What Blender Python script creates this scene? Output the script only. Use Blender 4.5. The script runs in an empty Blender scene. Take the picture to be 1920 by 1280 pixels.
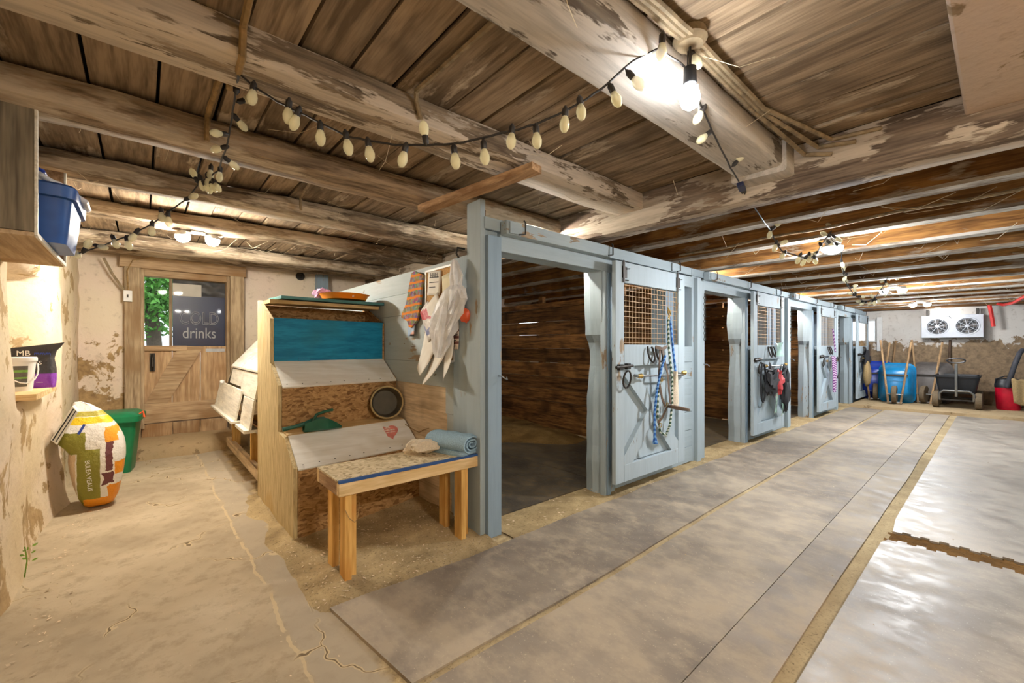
import bpy, bmesh, math, random
from mathutils import Vector, Matrix, noise
random.seed(7)
R = math.radians
SC = bpy.context.scene
COL = SC.collection
# ------------------------------------------------------------------ camera, world, exposure
cam_d = bpy.data.cameras.new('camera'); cam_d.lens = 15.0; cam_d.sensor_width = 36.0
cam_d.shift_y = 10.0 / 1920.0; cam_d.clip_start = 0.02; cam_d.clip_end = 200
cam = bpy.data.objects.new('camera', cam_d); COL.objects.link(cam)
cam.location = (0, 0, 1.3); cam.rotation_euler = (R(90), 0, R(-40.95))
SC.camera = cam
W = bpy.data.worlds.new('sky'); SC.world = W; W.use_nodes = True
W.node_tree.nodes['Background'].inputs[0].default_value = (0.82, 0.92, 1.0, 1)
W.node_tree.nodes['Background'].inputs[1].default_value = 2.2
SC.view_settings.view_transform = 'Standard'; SC.view_settings.look = 'None'
SC.view_settings.exposure = 0.45; SC.view_settings.gamma = 1.0
SC.view_settings.use_curve_mapping = False
LAMP_W = 1.0
CY = SC.cycles
CY.max_bounces = 6; CY.diffuse_bounces = 4; CY.glossy_bounces = 2; CY.transmission_bounces = 4; CY.transparent_max_bounces = 6; CY.use_light_tree = False; CY.caustics_reflective = False; CY.caustics_refractive = False
# ------------------------------------------------------------------ helpers
def C(r, g, b):
    f = lambda v: (v/255/12.92 if v/255 <= .04045 else ((v/255+.055)/1.055)**2.4)
    return (f(r), f(g), f(b), 1)
class MB:
    def __init__(s): s.v = []; s.f = []
    def quad(s, *p):
        i = len(s.v); s.v += [tuple(q) for q in p]; s.f.append(tuple(range(i, i+len(p))))
    def box(s, x0, x1, y0, y1, z0, z1, M=None):
        i = len(s.v)
        P = [(x, y, z) for z in (z0, z1) for y in (y0, y1) for x in (x0, x1)]
        if M is not None: P = [tuple(M @ Vector(p)) for p in P]
        s.v += P
        s.f += [tuple(i+k for k in q) for q in ((0,2,3,1),(4,5,7,6),(0,1,5,4),(2,6,7,3),(0,4,6,2),(1,3,7,5))]
        return s
    def bar(s, a, b, w, h, up=(0, 0, 1)):
        a = Vector(a); b = Vector(b); d = (b-a).normalized(); u = Vector(up)
        x = d.cross(u)
        if x.length < 1e-4: x = d.cross(Vector((1, 0, 0)))
        x.normalize(); y = x.cross(d)
        i = len(s.v)
        for p in (a, b):
            for sx, sy in ((-1,-1),(1,-1),(1,1),(-1,1)): s.v.append(tuple(p + x*sx*w/2 + y*sy*h/2))
        s.f += [tuple(i+k for k in q) for q in ((3,2,1,0),(4,5,6,7),(0,1,5,4),(1,2,6,5),(2,3,7,6),(3,0,4,7))]
        return s
    def loft(s, rings, cap=True, closed=False):
        i = len(s.v); n = len(rings[0]); m = len(rings)
        for r in rings: s.v += [tuple(p) for p in r]
        for a in range(m if closed else m-1):
            b = (a+1) % m
            for k in range(n):
                l = (k+1) % n
                s.f.append((i+a*n+k, i+a*n+l, i+b*n+l, i+b*n+k))
        if cap and not closed:
            s.f.append(tuple(i+k for k in reversed(range(n)))); s.f.append(tuple(i+(m-1)*n+k for k in range(n)))
        return s
    def tube(s, pts, r, n=6, cap=True, closed=False):
        pts = [Vector(p) for p in pts]; rings = []; m = len(pts); pu = None
        for k, p in enumerate(pts):
            if closed: d = pts[(k+1) % m] - pts[k-1]
            else: d = pts[min(k+1, m-1)] - pts[max(k-1, 0)]
            if d.length < 1e-7: d = Vector((0, 0, 1))
            d.normalize()
            if pu is None:
                pu = d.cross(Vector((0, 0, 1)))
                if pu.length < .05: pu = d.cross(Vector((1, 0, 0)))
            pu = pu - d*pu.dot(d)
            if pu.length < 1e-5: pu = d.orthogonal()
            pu.normalize(); w = d.cross(pu)
            rr = r[k] if isinstance(r, (list, tuple)) else r
            rings.append([p + pu*math.cos(2*math.pi*j/n)*rr + w*math.sin(2*math.pi*j/n)*rr for j in range(n)])
        return s.loft(rings, cap, closed)
    def lathe(s, prof, n=16, M=None, cap=True):
        rings = []
        for r, z in prof:
            ring = [Vector((r*math.cos(2*math.pi*j/n), r*math.sin(2*math.pi*j/n), z)) for j in range(n)]
            if M is not None: ring = [M @ p for p in ring]
            rings.append(ring)
        return s.loft(rings, cap)
    def prism(s, poly, y0, y1, plane='xz'):
        def pt(a, b, c): return {'xz': (a, c, b), 'xy': (a, b, c), 'yz': (c, a, b)}[plane]
        return s.loft([[pt(a, b, y0) for a, b in poly], [pt(a, b, y1) for a, b in poly]])
    def grid(s, fn, us, vs, hole=None):
        i = len(s.v); n = len(vs)
        for u in us:
            for v in vs: s.v.append(tuple(fn(u, v)))
        for a in range(len(us)-1):
            for b in range(n-1):
                if hole and hole((us[a]+us[a+1])/2, (vs[b]+vs[b+1])/2): continue
                s.f.append((i+a*n+b, i+(a+1)*n+b, i+(a+1)*n+b+1, i+a*n+b+1))
        return s
    def mesh(s, name, smooth=False):
        me = bpy.data.meshes.new(name); me.from_pydata(s.v, [], s.f); me.validate()
        bm = bmesh.new(); bm.from_mesh(me); bmesh.ops.recalc_face_normals(bm, faces=bm.faces); bm.to_mesh(me); bm.free()
        if smooth:
            me.polygons.foreach_set('use_smooth', [True]*len(me.polygons))
            try: me.set_sharp_from_angle(angle=R(42))
            except Exception: pass
        return me
    def build(s, name, mat, parent=None, smooth=False, bevel=0, world=False):
        if world and parent is not None:
            l = parent.location; s.v = [(p[0]-l[0], p[1]-l[1], p[2]-l[2]) for p in s.v]
        me = s.mesh(name, smooth)
        return obj(name, me, mat, parent, bevel)
def obj(name, me, mat, parent=None, bevel=0):
    o = bpy.data.objects.new(name, me); COL.objects.link(o)
    if mat is not None and not me.materials: me.materials.append(mat)
    if parent is not None: o.parent = parent
    if bevel:
        m = o.modifiers.new('bevel', 'BEVEL'); m.width = bevel; m.segments = 2; m.limit_method = 'ANGLE'; m.angle_limit = R(40)
    return o
def tag(o, label=None, cat=None, group=None, kind=None):
    if label: o['label'] = label
    if cat: o['category'] = cat
    if group: o['group'] = group
    if kind: o['kind'] = kind
    return o
def thing(name, label, cat, loc=(0, 0, 0), rz=0, group=None, kind=None):
    o = bpy.data.objects.new(name, None); COL.objects.link(o); o.empty_display_size = .1
    o.location = loc; o.rotation_euler = (0, 0, rz)
    return tag(o, label, cat, group, kind)
def dup(root, loc=None, rz=None, label=None):
    r = root.copy(); COL.objects.link(r)
    if loc is not None: r.location = loc
    if rz is not None: r.rotation_euler = (0, 0, rz)
    if label: r['label'] = label
    for ch in list(root.children):
        c = ch.copy(); COL.objects.link(c); c.parent = r
        for g in list(ch.children):
            d = g.copy(); COL.objects.link(d); d.parent = c
    return r
def nz(x, y, z=0.0, s=1.0): return noise.noise(Vector((x*s, y*s, z*s)))
def rrect(w, h, r, n=3):
    out = []
    for cx, cy, a0 in ((w/2-r, h/2-r, 0), (-w/2+r, h/2-r, 90), (-w/2+r, -h/2+r, 180), (w/2-r, -h/2+r, 270)):
        for k in range(n+1):
            a = R(a0 + 90*k/n); out.append((cx+r*math.cos(a), cy+r*math.sin(a)))
    return out
def plank(parent, mat, axis, a0, a1, b0, b1, c0, c1, name='plank', j=.004, seg=3, world=True):
    """a board along `axis`; b, c are the other two axes in xyz order; jittered edges"""
    m = MB(); rings = []
    for k in range(seg+1):
        a = a0 + (a1-a0)*k/seg
        q = lambda: random.uniform(-j, j)
        cs = [(b0+q(), c0+q()), (b1+q(), c0+q()), (b1+q(), c1+q()), (b0+q(), c1+q())]
        rings.append([{'x': (a, b, c), 'y': (b, a, c), 'z': (b, c, a)}[axis] for b, c in cs])
    m.loft(rings)
    return m.build(name, mat, parent, world=world)
# ------------------------------------------------------------------ materials
class NT:
    def __init__(s, name):
        s.m = bpy.data.materials.new(name); s.m.use_nodes = True; s.t = s.m.node_tree
        s.b = s.t.nodes['Principled BSDF']
    def n(s, typ, ins=None, **at):
        q = s.t.nodes.new('ShaderNode'+typ)
        for k, v in at.items(): setattr(q, k, v)
        for k, v in (ins or {}).items(): s.set(q.inputs[k], v)
        return q
    def set(s, sock, v):
        if isinstance(v, bpy.types.NodeSocket): s.t.links.new(v, sock)
        elif isinstance(v, bpy.types.Node): s.t.links.new(v.outputs[0], sock)
        else: sock.default_value = v
    def P(s, **k):
        for a, v in k.items(): s.set(s.b.inputs[a.replace('_', ' ')], v)
        return s
    def co(s, scale=(1, 1, 1), rnd=True, rot=(0, 0, 0)):
        tc = s.n('TexCoord').outputs['Object']
        if rnd:
            oi = s.n('ObjectInfo').outputs['Random']
            ad = s.n('VectorMath', {0: tc, 1: s.n('VectorMath', {0: (31., 17., 23.), 'Scale': oi}, operation='SCALE')}, operation='ADD').outputs[0]
            tc = ad
        return s.n('Mapping', {'Vector': tc, 'Scale': scale, 'Rotation': rot}).outputs[0]
    def noise(s, vec, scale, detail=5, rough=.6, dist=0):
        return s.n('TexNoise', {'Vector': vec, 'Scale': scale, 'Detail': detail, 'Roughness': rough, 'Distortion': dist}).outputs[0]
    def ramp(s, fac, stops, interp='LINEAR'):
        q = s.n('ValToRGB', {'Fac': fac}); r = q.color_ramp; r.interpolation = interp
        while len(r.elements) < len(stops): r.elements.new(.5)
        for e, (p, c) in zip(r.elements, stops): e.position = p; e.color = c if len(c) == 4 else (*c, 1)
        return q.outputs[0]
    def thr(s, fac, lo, hi): return s.n('MapRange', {'Value': fac, 'From Min': lo, 'From Max': hi}).outputs[0]
    def mix(s, fac, a, b, mode='MIX'):
        q = s.n('Mix', data_type='RGBA', blend_type=mode); s.set(q.inputs[0], fac); s.set(q.inputs[6], a); s.set(q.inputs[7], b)
        return q.outputs[2]
    def math(s, op, a, b=0.0):
        return s.n('Math', {0: a, 1: b}, operation=op).outputs[0]
    def bump(s, h, st=.3, d=.01):
        s.set(s.b.inputs['Normal'], s.n('Bump', {'Height': h, 'Strength': st, 'Distance': d})); return s
    def xyz(s):
        q = s.n('SeparateXYZ', {0: s.n('TexCoord').outputs['Object']}); return q.outputs
def flat(name, col, rough=.6, metal=0.0, var=.12, scale=9, bump=0, spec=.4):
    t = NT(name); v = t.co()
    k = t.noise(v, scale, 2)
    dk = tuple(c*(1-var*2) for c in col[:3])+(1,); lt = tuple(min(1, c*(1+var)) for c in col[:3])+(1,)
    t.P(Base_Color=t.ramp(k, [(.3, dk), (.7, lt)]), Roughness=rough, Metallic=metal, Specular_IOR_Level=spec)
    if bump: t.bump(k, bump)
    return t.m
AX = {'x': (.9, 11, 11), 'y': (11, .9, 11), 'z': (11, 11, .9)}
def ds(c, k=.78):
    l = .3*c[0]+.59*c[1]+.11*c[2]; return (l+(c[0]-l)*k, l+(c[1]-l)*k, l+(c[2]-l)*k, 1)
def wood(name, dark, light, axis='x', rough=.8, bump=.35, blotch=None, paint=None, cover=.5, soft=.03, pscale=1.0, vary=.35, streak=.3, sat=.78, pv=.72):
    dark = ds(dark, sat); light = ds(light, sat)
    t = NT(name); v = t.co(AX[axis]); g = t.noise(v, 2.2, 3, .75, .0)
    col = t.ramp(g, [(.36, dark), (.62, light)])
    sk_ = t.noise(t.co(tuple(k*2.6 if k > 1 else k*.55 for k in AX[axis])), 2.0, 1, .5, .0)
    col = t.mix(t.math('MULTIPLY', t.thr(sk_, .58, .7), streak), col, tuple(c*.5 for c in dark[:3])+(1,))
    v2 = t.co(); bl = t.noise(v2, 2.3, 2)
    d2 = blotch or tuple(c*.55 for c in dark[:3])+(1,)
    col = t.mix(t.math('MULTIPLY', t.thr(bl, .5, .68), .75), col, d2)
    rnd = t.n('ObjectInfo').outputs['Random']
    col = t.n('HueSaturation', {'Color': col, 'Value': t.n('MapRange', {'Value': rnd, 'To Min': 1-vary, 'To Max': 1+vary*.6}).outputs[0]}).outputs[0]
    h = g
    if paint:
        sc = {'x': (1.3, 6, 6), 'y': (6, 1.3, 6), 'z': (6, 6, 1.3)}[axis]
        pm = t.noise(t.co(tuple(k*pscale for k in sc)), 1.0, 5, .74, .0)
        pm = t.math('ADD', pm, t.math('MULTIPLY', t.math('SUBTRACT', bl, .5), .45))
        th = .5+(.5-cover)*.42; mask = t.thr(pm, th-soft*.6, th+soft*.6)
        pc = t.mix(t.thr(g, .42, .64), paint, tuple(c*pv for c in paint[:3])+(1,))
        col = t.mix(mask, col, pc)
    t.P(Base_Color=col, Roughness=rough, Specular_IOR_Level=.25).bump(h, bump, .006)
    return t.m
M = {}
brown_d, brown_l = C(84, 63, 42), C(150, 118, 80)
M['board'] = wood('board_wood', C(120, 97, 70), C(170, 142, 106), 'y', paint=C(192, 174, 150), cover=.2, soft=.08, streak=.18, vary=.22)
M['board_far'] = wood('board_far_wood', C(88, 68, 48), C(142, 112, 78), 'x')
M['beam_x'] = wood('beam_wood', C(104, 86, 66), C(172, 148, 116), 'x', paint=C(206, 192, 174), cover=.62)
M['beam_white'] = wood('beam_whitewash', C(112, 96, 80), C(160, 146, 128), 'x', paint=C(198, 190, 180), cover=.72)
M['log'] = wood('log_wood', C(106, 86, 64), C(176, 148, 114), 'x', paint=C(204, 188, 166), cover=.42, soft=.09)
M['beam_y'] = wood('cross_beam_wood', C(88, 72, 58), C(140, 118, 96), 'y', paint=C(194, 180, 162), cover=.48)
M['joist'] = wood('joist_wood', C(112, 74, 38), C(182, 130, 72), 'y', paint=C(190, 178, 160), cover=.12, soft=.1, sat=1.0)
M['joist_dust'] = wood('joist_edge_wood', C(120, 100, 80), C(178, 160, 138), 'y', paint=C(206, 198, 186), cover=.5, soft=.1)
M['stall_wood'] = wood('stall_plank_wood', C(84, 56, 32), C(166, 116, 66), 'y', bump=.5, vary=.45, sat=1.0)
M['stall_wood_x'] = wood('stall_back_wood', C(62, 42, 24), C(126, 88, 52), 'x', bump=.5, vary=.45)
M['raw_y'] = wood('raw_plank', C(204, 174, 130), C(238, 212, 172), 'y', vary=.12, bump=.2)
M['lumber_z'] = wood('lumber_upright', C(196, 146, 74), C(232, 188, 114), 'z', vary=.15, bump=.15, blotch=C(190, 132, 62), sat=1.0, streak=.12)
M['lumber_x'] = wood('lumber_long', C(200, 164, 108), C(234, 206, 156), 'x', vary=.15, bump=.15, blotch=C(196, 158, 100), sat=.95, streak=.12)
M['lumber_y'] = wood('lumber_cross', C(150, 108, 64), C(206, 162, 108), 'y', vary=.15, bump=.2, blotch=C(128, 88, 50))
M['door_wood'] = wood('door_plank_wood', C(168, 128, 82), C(206, 168, 116), 'z', vary=.14, bump=.25, blotch=C(150, 110, 70))
M['door_wood_x'] = wood('door_rail_wood', C(164, 128, 86), C(206, 172, 124), 'x', vary=.14, bump=.25, blotch=C(146, 110, 72))
M['frame_wood'] = wood('door_frame_wood', C(150, 122, 86), C(200, 172, 128), 'z', vary=.1, bump=.25, blotch=C(140, 112, 80))
M['handle_wood'] = wood('tool_handle_wood', C(142, 104, 60), C(196, 152, 94), 'z', vary=.2, bump=.1)
def paint(name, col, axis, cover=.9, under=(C(120, 100, 76), C(176, 152, 118))):
    return wood(name, under[0], under[1], axis, rough=.62, bump=.18, paint=col, cover=cover, soft=.015, vary=.0, pv=.92)
BL = C(163, 177, 184)
M['blue_z'] = paint('pale_blue_paint_upright', BL, 'z', .88)
M['blue_x'] = paint('pale_blue_paint_long', BL, 'x', .88)
M['blue_y'] = paint('pale_blue_paint_cross', C(180, 190, 192), 'y', .9)
M['blue_deep'] = paint('mid_blue_paint', C(138, 158, 174), 'z', .9)
M['blue_door'] = paint('door_blue_paint', C(172, 186, 194), 'z', .9)
M['white_board'] = wood('white_board', C(196, 182, 156), C(222, 210, 188), 'y', rough=.5, bump=.12, paint=C(232, 226, 212), cover=.7, soft=.08, vary=.03)
M['bin_white'] = wood('white_melamine', C(230, 225, 214), C(242, 239, 232), 'x', rough=.42, bump=.05, blotch=C(206, 194, 170), vary=.0, streak=.08)
M['teal'] = wood('teal_paint', C(20, 112, 152), C(30, 138, 180), 'x', rough=.5, bump=.1, blotch=C(40, 116, 134), vary=0, sat=1.0, streak=.1)
M['teal_dull'] = flat('dull_green_teal', C(70, 122, 122), .6)
def osb(name, a, b, c, sc=16):
    t = NT(name); v = t.co(rnd=False)
    vv = t.n('VectorMath', {0: v, 1: t.n('VectorMath', {0: t.n('TexNoise', {'Vector': v, 'Scale': 5.0}).outputs['Color'], 'Scale': .12}, operation='SCALE')}, operation='ADD').outputs[0]
    vo = t.n('TexVoronoi', {'Vector': t.n('Mapping', {'Vector': vv, 'Scale': (1, 1, 2.6), 'Rotation': (0.6, .9, .4)}), 'Scale': float(sc)})
    f = t.n('SeparateColor', {0: vo.outputs['Color']}).outputs[0]
    col = t.ramp(f, [(.0, a), (.35, b), (.7, c), (1., b)])
    gr = t.noise(v, 60, 4); col = t.mix(t.thr(gr, .55, .8), col, a)
    t.P(Base_Color=col, Roughness=.75, Specular_IOR_Level=.2).bump(f, .25, .003)
    return t.m
M['osb'] = osb('strand_board', C(122, 88, 56), C(164, 126, 82), C(192, 154, 106), 30)
M['osb_pale'] = osb('pale_strand_board', C(150, 130, 98), C(194, 174, 138), C(216, 198, 164), 40)
def osb_side():
    t = NT('strand_board_side'); v = t.co((18, 18, 1.6), rnd=False); g = t.noise(v, 3, 6, .7, .6)
    col = t.ramp(g, [(.3, C(150, 126, 82)), (.55, C(204, 184, 138)), (.75, C(224, 206, 164))])
    k = t.noise(t.co(rnd=False), 1.6, 3); col = t.mix(t.thr(k, .55, .75), col, C(188, 152, 88))
    t.P(Base_Color=col, Roughness=.8).bump(g, .4, .004); return t.m
M['osb_side'] = osb_side()
def plaster(name, base, pink, tan, dark, patch=.5, zmix=None, sc=1.0):
    t = NT(name); v = t.co(rnd=False)
    n1 = t.noise(v, 1.3*sc, 3); n2 = t.noise(v, 3.1*sc, 5, .68, .3); n3 = t.noise(v, 14*sc, 3)
    col = t.mix(t.thr(n1, .4, .65), base, pink)
    pm = n2
    if zmix:
        z = t.xyz()[2]
        zz = t.n('MapRange', {'Value': z, 'From Min': zmix[0], 'From Max': zmix[1], 'To Min': .32, 'To Max': -.22}).outputs[0]
        pm = t.math('ADD', n2, zz)
    mask = t.thr(pm, patch, patch+.03)
    col = t.mix(mask, col, t.mix(t.thr(n3, .35, .7), tan, dark))
    col = t.mix(t.math('MULTIPLY', t.thr(n3, .58, .8), .5), col, dark)
    t.P(Base_Color=col, Roughness=.9, Specular_IOR_Level=.15).bump(n3, .5, .015); return t.m
M['plaster'] = plaster('lime_plaster', C(214, 196, 164), C(224, 206, 186), C(184, 158, 118), C(156, 130, 94), .555)
M['plaster_back'] = plaster('flaking_plaster', C(226, 212, 190), C(230, 212, 196), C(186, 156, 112), C(140, 114, 82), .52, (.3, 1.6))
M['plaster_far'] = plaster('far_wall_plaster', C(216, 210, 202), C(206, 196, 186), C(158, 134, 106), C(120, 102, 82), .53, (1.05, 1.75))
M['plaster_soffit'] = plaster('soffit_plaster', C(188, 172, 158), C(194, 176, 164), C(160, 144, 122), C(128, 108, 86), .62)
M['plaster_dark'] = plaster('stone_wall', C(150, 134, 112), C(138, 122, 102), C(110, 94, 76), C(80, 68, 54), .5)
def concrete():
    t = NT('floor_concrete'); v = t.co(rnd=False); x = t.xyz()
    n1 = t.noise(v, 1.1, 5); n2 = t.noise(v, 9, 5, .75); n3 = t.noise(v, 60, 3)
    col = t.ramp(n1, [(.36, C(164, 148, 124)), (.5, C(184, 167, 140)), (.64, C(200, 184, 158))])
    col = t.mix(t.math('MULTIPLY', t.thr(n2, .5, .66), .55), col, C(150, 132, 106))
    # right hand strip of the slab is a greyer pour
    wob = t.math('MULTIPLY', t.math('SUBTRACT', t.noise(v, 2.5, 4), .5), .12)
    xx = t.math('ADD', x[0], wob)
    col = t.mix(t.thr(xx, .5, .52), col, t.mix(.55, col, C(172, 160, 142)))
    seam = t.math('MULTIPLY', t.math('LESS_THAN', t.math('ABSOLUTE', t.math('SUBTRACT', xx, .5)), .007), t.thr(t.noise(v, 5, 3), .42, .5))
    # cracks
    dv = t.n('VectorMath', {0: v, 1: t.n('VectorMath', {0: t.n('TexNoise', {'Vector': v, 'Scale': 3.0, 'Detail': 3.0}).outputs['Color'], 'Scale': .5}, operation='SCALE')}, operation='ADD').outputs[0]
    vo = t.n('TexVoronoi', {'Vector': dv, 'Scale': .85}, feature='DISTANCE_TO_EDGE').outputs[0]
    ck = t.math('MULTIPLY', t.math('LESS_THAN', vo, .009), t.thr(t.noise(v, 1.7, 2), .46, .52))
    fine = t.math('MULTIPLY', t.math('LESS_THAN', vo, .003), t.thr(t.noise(v, 1.7, 2), .46, .52))
    col = t.mix(t.math('MAXIMUM', seam, ck), col, C(200, 181, 146))
    col = t.mix(fine, col, C(116, 98, 74))
    # dirt and sawdust ground towards the mats and stalls
    sd = t.ramp(n2, [(.38, C(140, 120, 90)), (.52, C(184, 162, 122)), (.64, C(206, 186, 150))])
    sd = t.mix(t.thr(n3, .6, .75), sd, C(116, 94, 62))
    wob2 = t.math('MULTIPLY', t.math('SUBTRACT', t.noise(v, 1.6, 5), .5), .5)
    col = t.mix(t.thr(t.math('ADD', x[0], wob2), .74, .79), col, sd)
    t.P(Base_Color=col, Roughness=.85, Specular_IOR_Level=.25).bump(n2, .35, .01); return t.m
M['concrete'] = concrete()
M['slab'] = plaster('slab_concrete', C(168, 146, 112), C(176, 152, 118), C(150, 128, 96), C(120, 100, 76), .6, sc=1.6)
def sawdust(name, a, b, c):
    t = NT(name); v = t.co(rnd=False); n1 = t.noise(v, 4, 5); n2 = t.noise(v, 70, 4, .7)
    col = t.ramp(n1, [(.3, a), (.6, b), (.8, c)]); col = t.mix(t.thr(n2, .55, .72), col, tuple(k*.5 for k in a[:3])+(1,))
    t.P(Base_Color=col, Roughness=.95, Specular_IOR_Level=.1).bump(t.math('ADD', n2, n1), .6, .01); return t.m
M['sawdust'] = sawdust('sawdust', C(142, 122, 90), C(186, 164, 124), C(210, 190, 154))
M['bedding'] = sawdust('stall_bedding', C(112, 86, 50), C(156, 124, 76), C(184, 150, 96))
M['debris'] = sawdust('seam_debris', C(86, 60, 30), C(126, 92, 50), C(170, 130, 74))
M['sand'] = sawdust('seam_sand', C(158, 138, 106), C(184, 164, 128), C(202, 184, 150))
def rubber(name, a, b, dust, r0=.32, r1=.62, dm=.5):
    t = NT(name); v = t.co(rnd=True); n1 = t.noise(v, .9, 4, .7, .0); n2 = t.noise(t.co((1.6, 1, 1)), 6, 4, .75, .0); n3 = t.noise(v, 90, 2)
    col = t.ramp(n1, [(.38, a), (.6, b)])
    dmask = t.math('MULTIPLY', t.thr(t.math('ADD', t.math('MULTIPLY', n2, .6), t.math('MULTIPLY', n1, .4)), .46, .6), dm)
    col = t.mix(dmask, col, dust)
    col = t.mix(t.thr(n3, .66, .74), col, dust)
    t.P(Base_Color=col, Roughness=t.n('MapRange', {'Value': n2, 'From Min': .35, 'From Max': .65, 'To Min': r0, 'To Max': r1}).outputs[0], Specular_IOR_Level=.45)
    t.bump(n2, .12, .004); return t.m
M['mat'] = rubber('rubber_matting', C(118, 107, 96), C(150, 137, 122), C(184, 168, 144), .48, .8, .55)
M['mat_gloss'] = rubber('worn_rubber_matting', C(124, 115, 106), C(152, 142, 130), C(192, 180, 164), .3, .62)
M['mat_dark'] = rubber('stall_rubber', C(62, 56, 48), C(92, 82, 68), C(132, 112, 80), .5, .8)
# plain things
M['black'] = flat('black_plastic', C(32, 34, 38), .45)
M['dark_metal'] = flat('dark_iron', C(62, 58, 54), .5, .7)
M['steel'] = flat('galvanised_steel', C(150, 150, 148), .38, .8)
M['brass'] = flat('brass', C(196, 164, 96), .35, .8)
M['wire'] = flat('rusty_wire', C(190, 158, 118), .55, .3)
M['red_plastic'] = flat('red_plastic', C(190, 16, 44), .35)
M['red_pipe'] = flat('red_pipe', C(218, 56, 50), .4)
M['blue_plastic'] = flat('blue_plastic', C(24, 60, 170), .3)
M['blue_tub'] = flat('dusty_blue_plastic', C(46, 92, 168), .4)
M['turquoise'] = flat('turquoise_plastic', C(22, 122, 176), .32)
M['grey_tray'] = flat('grey_tray', C(104, 98, 94), .55)
M['tyre'] = flat('dusty_tyre', C(112, 96, 74), .85, bump=.3, scale=40)
M['green_bin'] = flat('green_plastic', C(20, 116, 74), .4, var=.08)
M['scoop'] = flat('dark_green_plastic', C(34, 92, 72), .3)
M['orange'] = flat('orange_plastic', C(246, 136, 18), .4, var=.05)
M['red_orange'] = flat('red_orange', C(222, 92, 52), .45)
M['pink'] = flat('pink_film', C(222, 170, 206), .5, scale=30, var=.25)
M['pan'] = flat('black_rubber_pan', C(86, 78, 62), .6)
M['pan_rim'] = flat('dusty_pan_rim', C(176, 154, 108), .7)
M['white'] = flat('white_plastic', C(228, 226, 222), .4, var=.04)
M['white_metal'] = flat('white_enamel', C(206, 210, 218), .35, var=.04)
M['paper'] = flat('paper', C(232, 226, 214), .7, var=.04)
M['cork'] = flat('cork', C(206, 160, 98), .85, scale=80, var=.15)
M['cable'] = flat('old_cable', C(158, 128, 84), .7, scale=20, var=.2)
M['cable_dust'] = flat('dusty_cable', C(150, 132, 104), .8, scale=20, var=.2)
M['cord'] = flat('dark_cord', C(46, 42, 40), .5)
M['cobweb'] = flat('cobweb', C(206, 190, 160), .9)
M['leather'] = flat('brown_leather', C(98, 76, 58), .5)
M['black_web'] = flat('black_webbing', C(48, 48, 52), .7)
M['towel_blue'] = flat('pale_blue_terry', C(150, 178, 196), .95, scale=120, bump=.6, var=.1)
M['towel_white'] = flat('off_white_terry', C(224, 208, 184), .95, scale=120, bump=.6, var=.08)
M['burlap'] = flat('tan_cloth', C(166, 140, 98), .95, scale=60, bump=.4)
M['purple'] = flat('purple_plastic', C(112, 68, 150), .4)
M['silver_tape'] = flat('silver_label', C(180, 184, 188), .4, .5)
M['blue_tape'] = flat('blue_edge_paint', C(40, 78, 134), .6)
M['sign_blue'] = flat('navy_sign', C(52, 60, 92), .35, scale=5)
M['sign_text'] = flat('sign_lettering', C(188, 192, 200), .5, var=.03)
M['ink'] = flat('black_ink', C(40, 40, 44), .7)
M['ink_blue'] = flat('blue_ink', C(54, 84, 190), .6)
M['ink_red'] = flat('red_ink', C(206, 66, 70), .6)
M['ink_white'] = flat('white_ink', C(236, 234, 228), .6, var=.02)
M['grey_sheet'] = flat('grey_sheeting', C(92, 92, 92), .4, scale=6, var=.3, bump=.5)
M['dark'] = flat('dark_gap', C(26, 22, 18), .9)
M['fin'] = flat('grey_fins', C(58, 60, 62), .6, .4, scale=50)
M['leaf'] = flat('tree_leaf', C(96, 156, 62), .6, var=.3, scale=3)
M['leaf_s'] = flat('weed_leaf', C(130, 168, 62), .6)
M['bark'] = flat('bark', C(96, 84, 72), .9, bump=.6, scale=20)
M['ground'] = flat('outside_gravel', C(168, 166, 148), .95)
M['car'] = flat('silver_car_paint', C(176, 184, 196), .25, .4)
def glass(name, col, rough=.02, tr=1.0, alpha=1.0):
    t = NT(name); t.P(Base_Color=col, Roughness=rough, Transmission_Weight=tr, IOR=1.45, Alpha=alpha); return t.m
_t = NT('window_glass'); _t.P(Base_Color=(.02, .02, .03, 1), Roughness=.03, Alpha=.1, Specular_IOR_Level=.5); M['glass'] = _t.m
def thin(name, col, a, rough=.25):
    t = NT(name); v = t.co(); k = t.noise(v, 9, 4)
    t.P(Base_Color=col, Roughness=rough, Alpha=t.n('MapRange', {'Value': k, 'From Min': .3, 'From Max': .7, 'To Min': a-.15, 'To Max': min(1, a+.15)}).outputs[0]); t.bump(k, .5, .02); return t.m
M['film'] = thin('white_plastic_film', C(232, 232, 234), .72, .4)
M['film_green'] = thin('green_plastic_film', C(176, 216, 196), .6)
_t = NT('amber_clear_bulb'); _t.P(Base_Color=C(252, 246, 208), Roughness=.06, Alpha=.5, Specular_IOR_Level=.8); M['clear_bulb'] = _t.m
M['dark_glass'] = flat('dark_glass', C(70, 82, 92), .1)
def emis(name, col, s):
    t = NT(name); t.P(Base_Color=col, Emission_Color=col, Emission_Strength=s, Roughness=.4); return t.m
def rope(name, a, b, c=None, sc=14):
    t = NT(name); v = t.co(rnd=False); w = t.n('TexWave', {'Vector': v, 'Scale': float(sc), 'Distortion': 1.5}, bands_direction='DIAGONAL').outputs[1]
    t.P(Base_Color=t.ramp(w, [(.45, a), (.55, b)]), Roughness=.8).bump(w, .5, .003); return t.m
M['rope_blue'] = rope('blue_rope', C(40, 96, 178), C(110, 160, 214))
M['rope_green'] = rope('green_white_rope', C(58, 88, 66), C(206, 210, 196))
M['rope_purple'] = rope('purple_white_rope', C(120, 44, 128), C(214, 190, 214))
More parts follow.
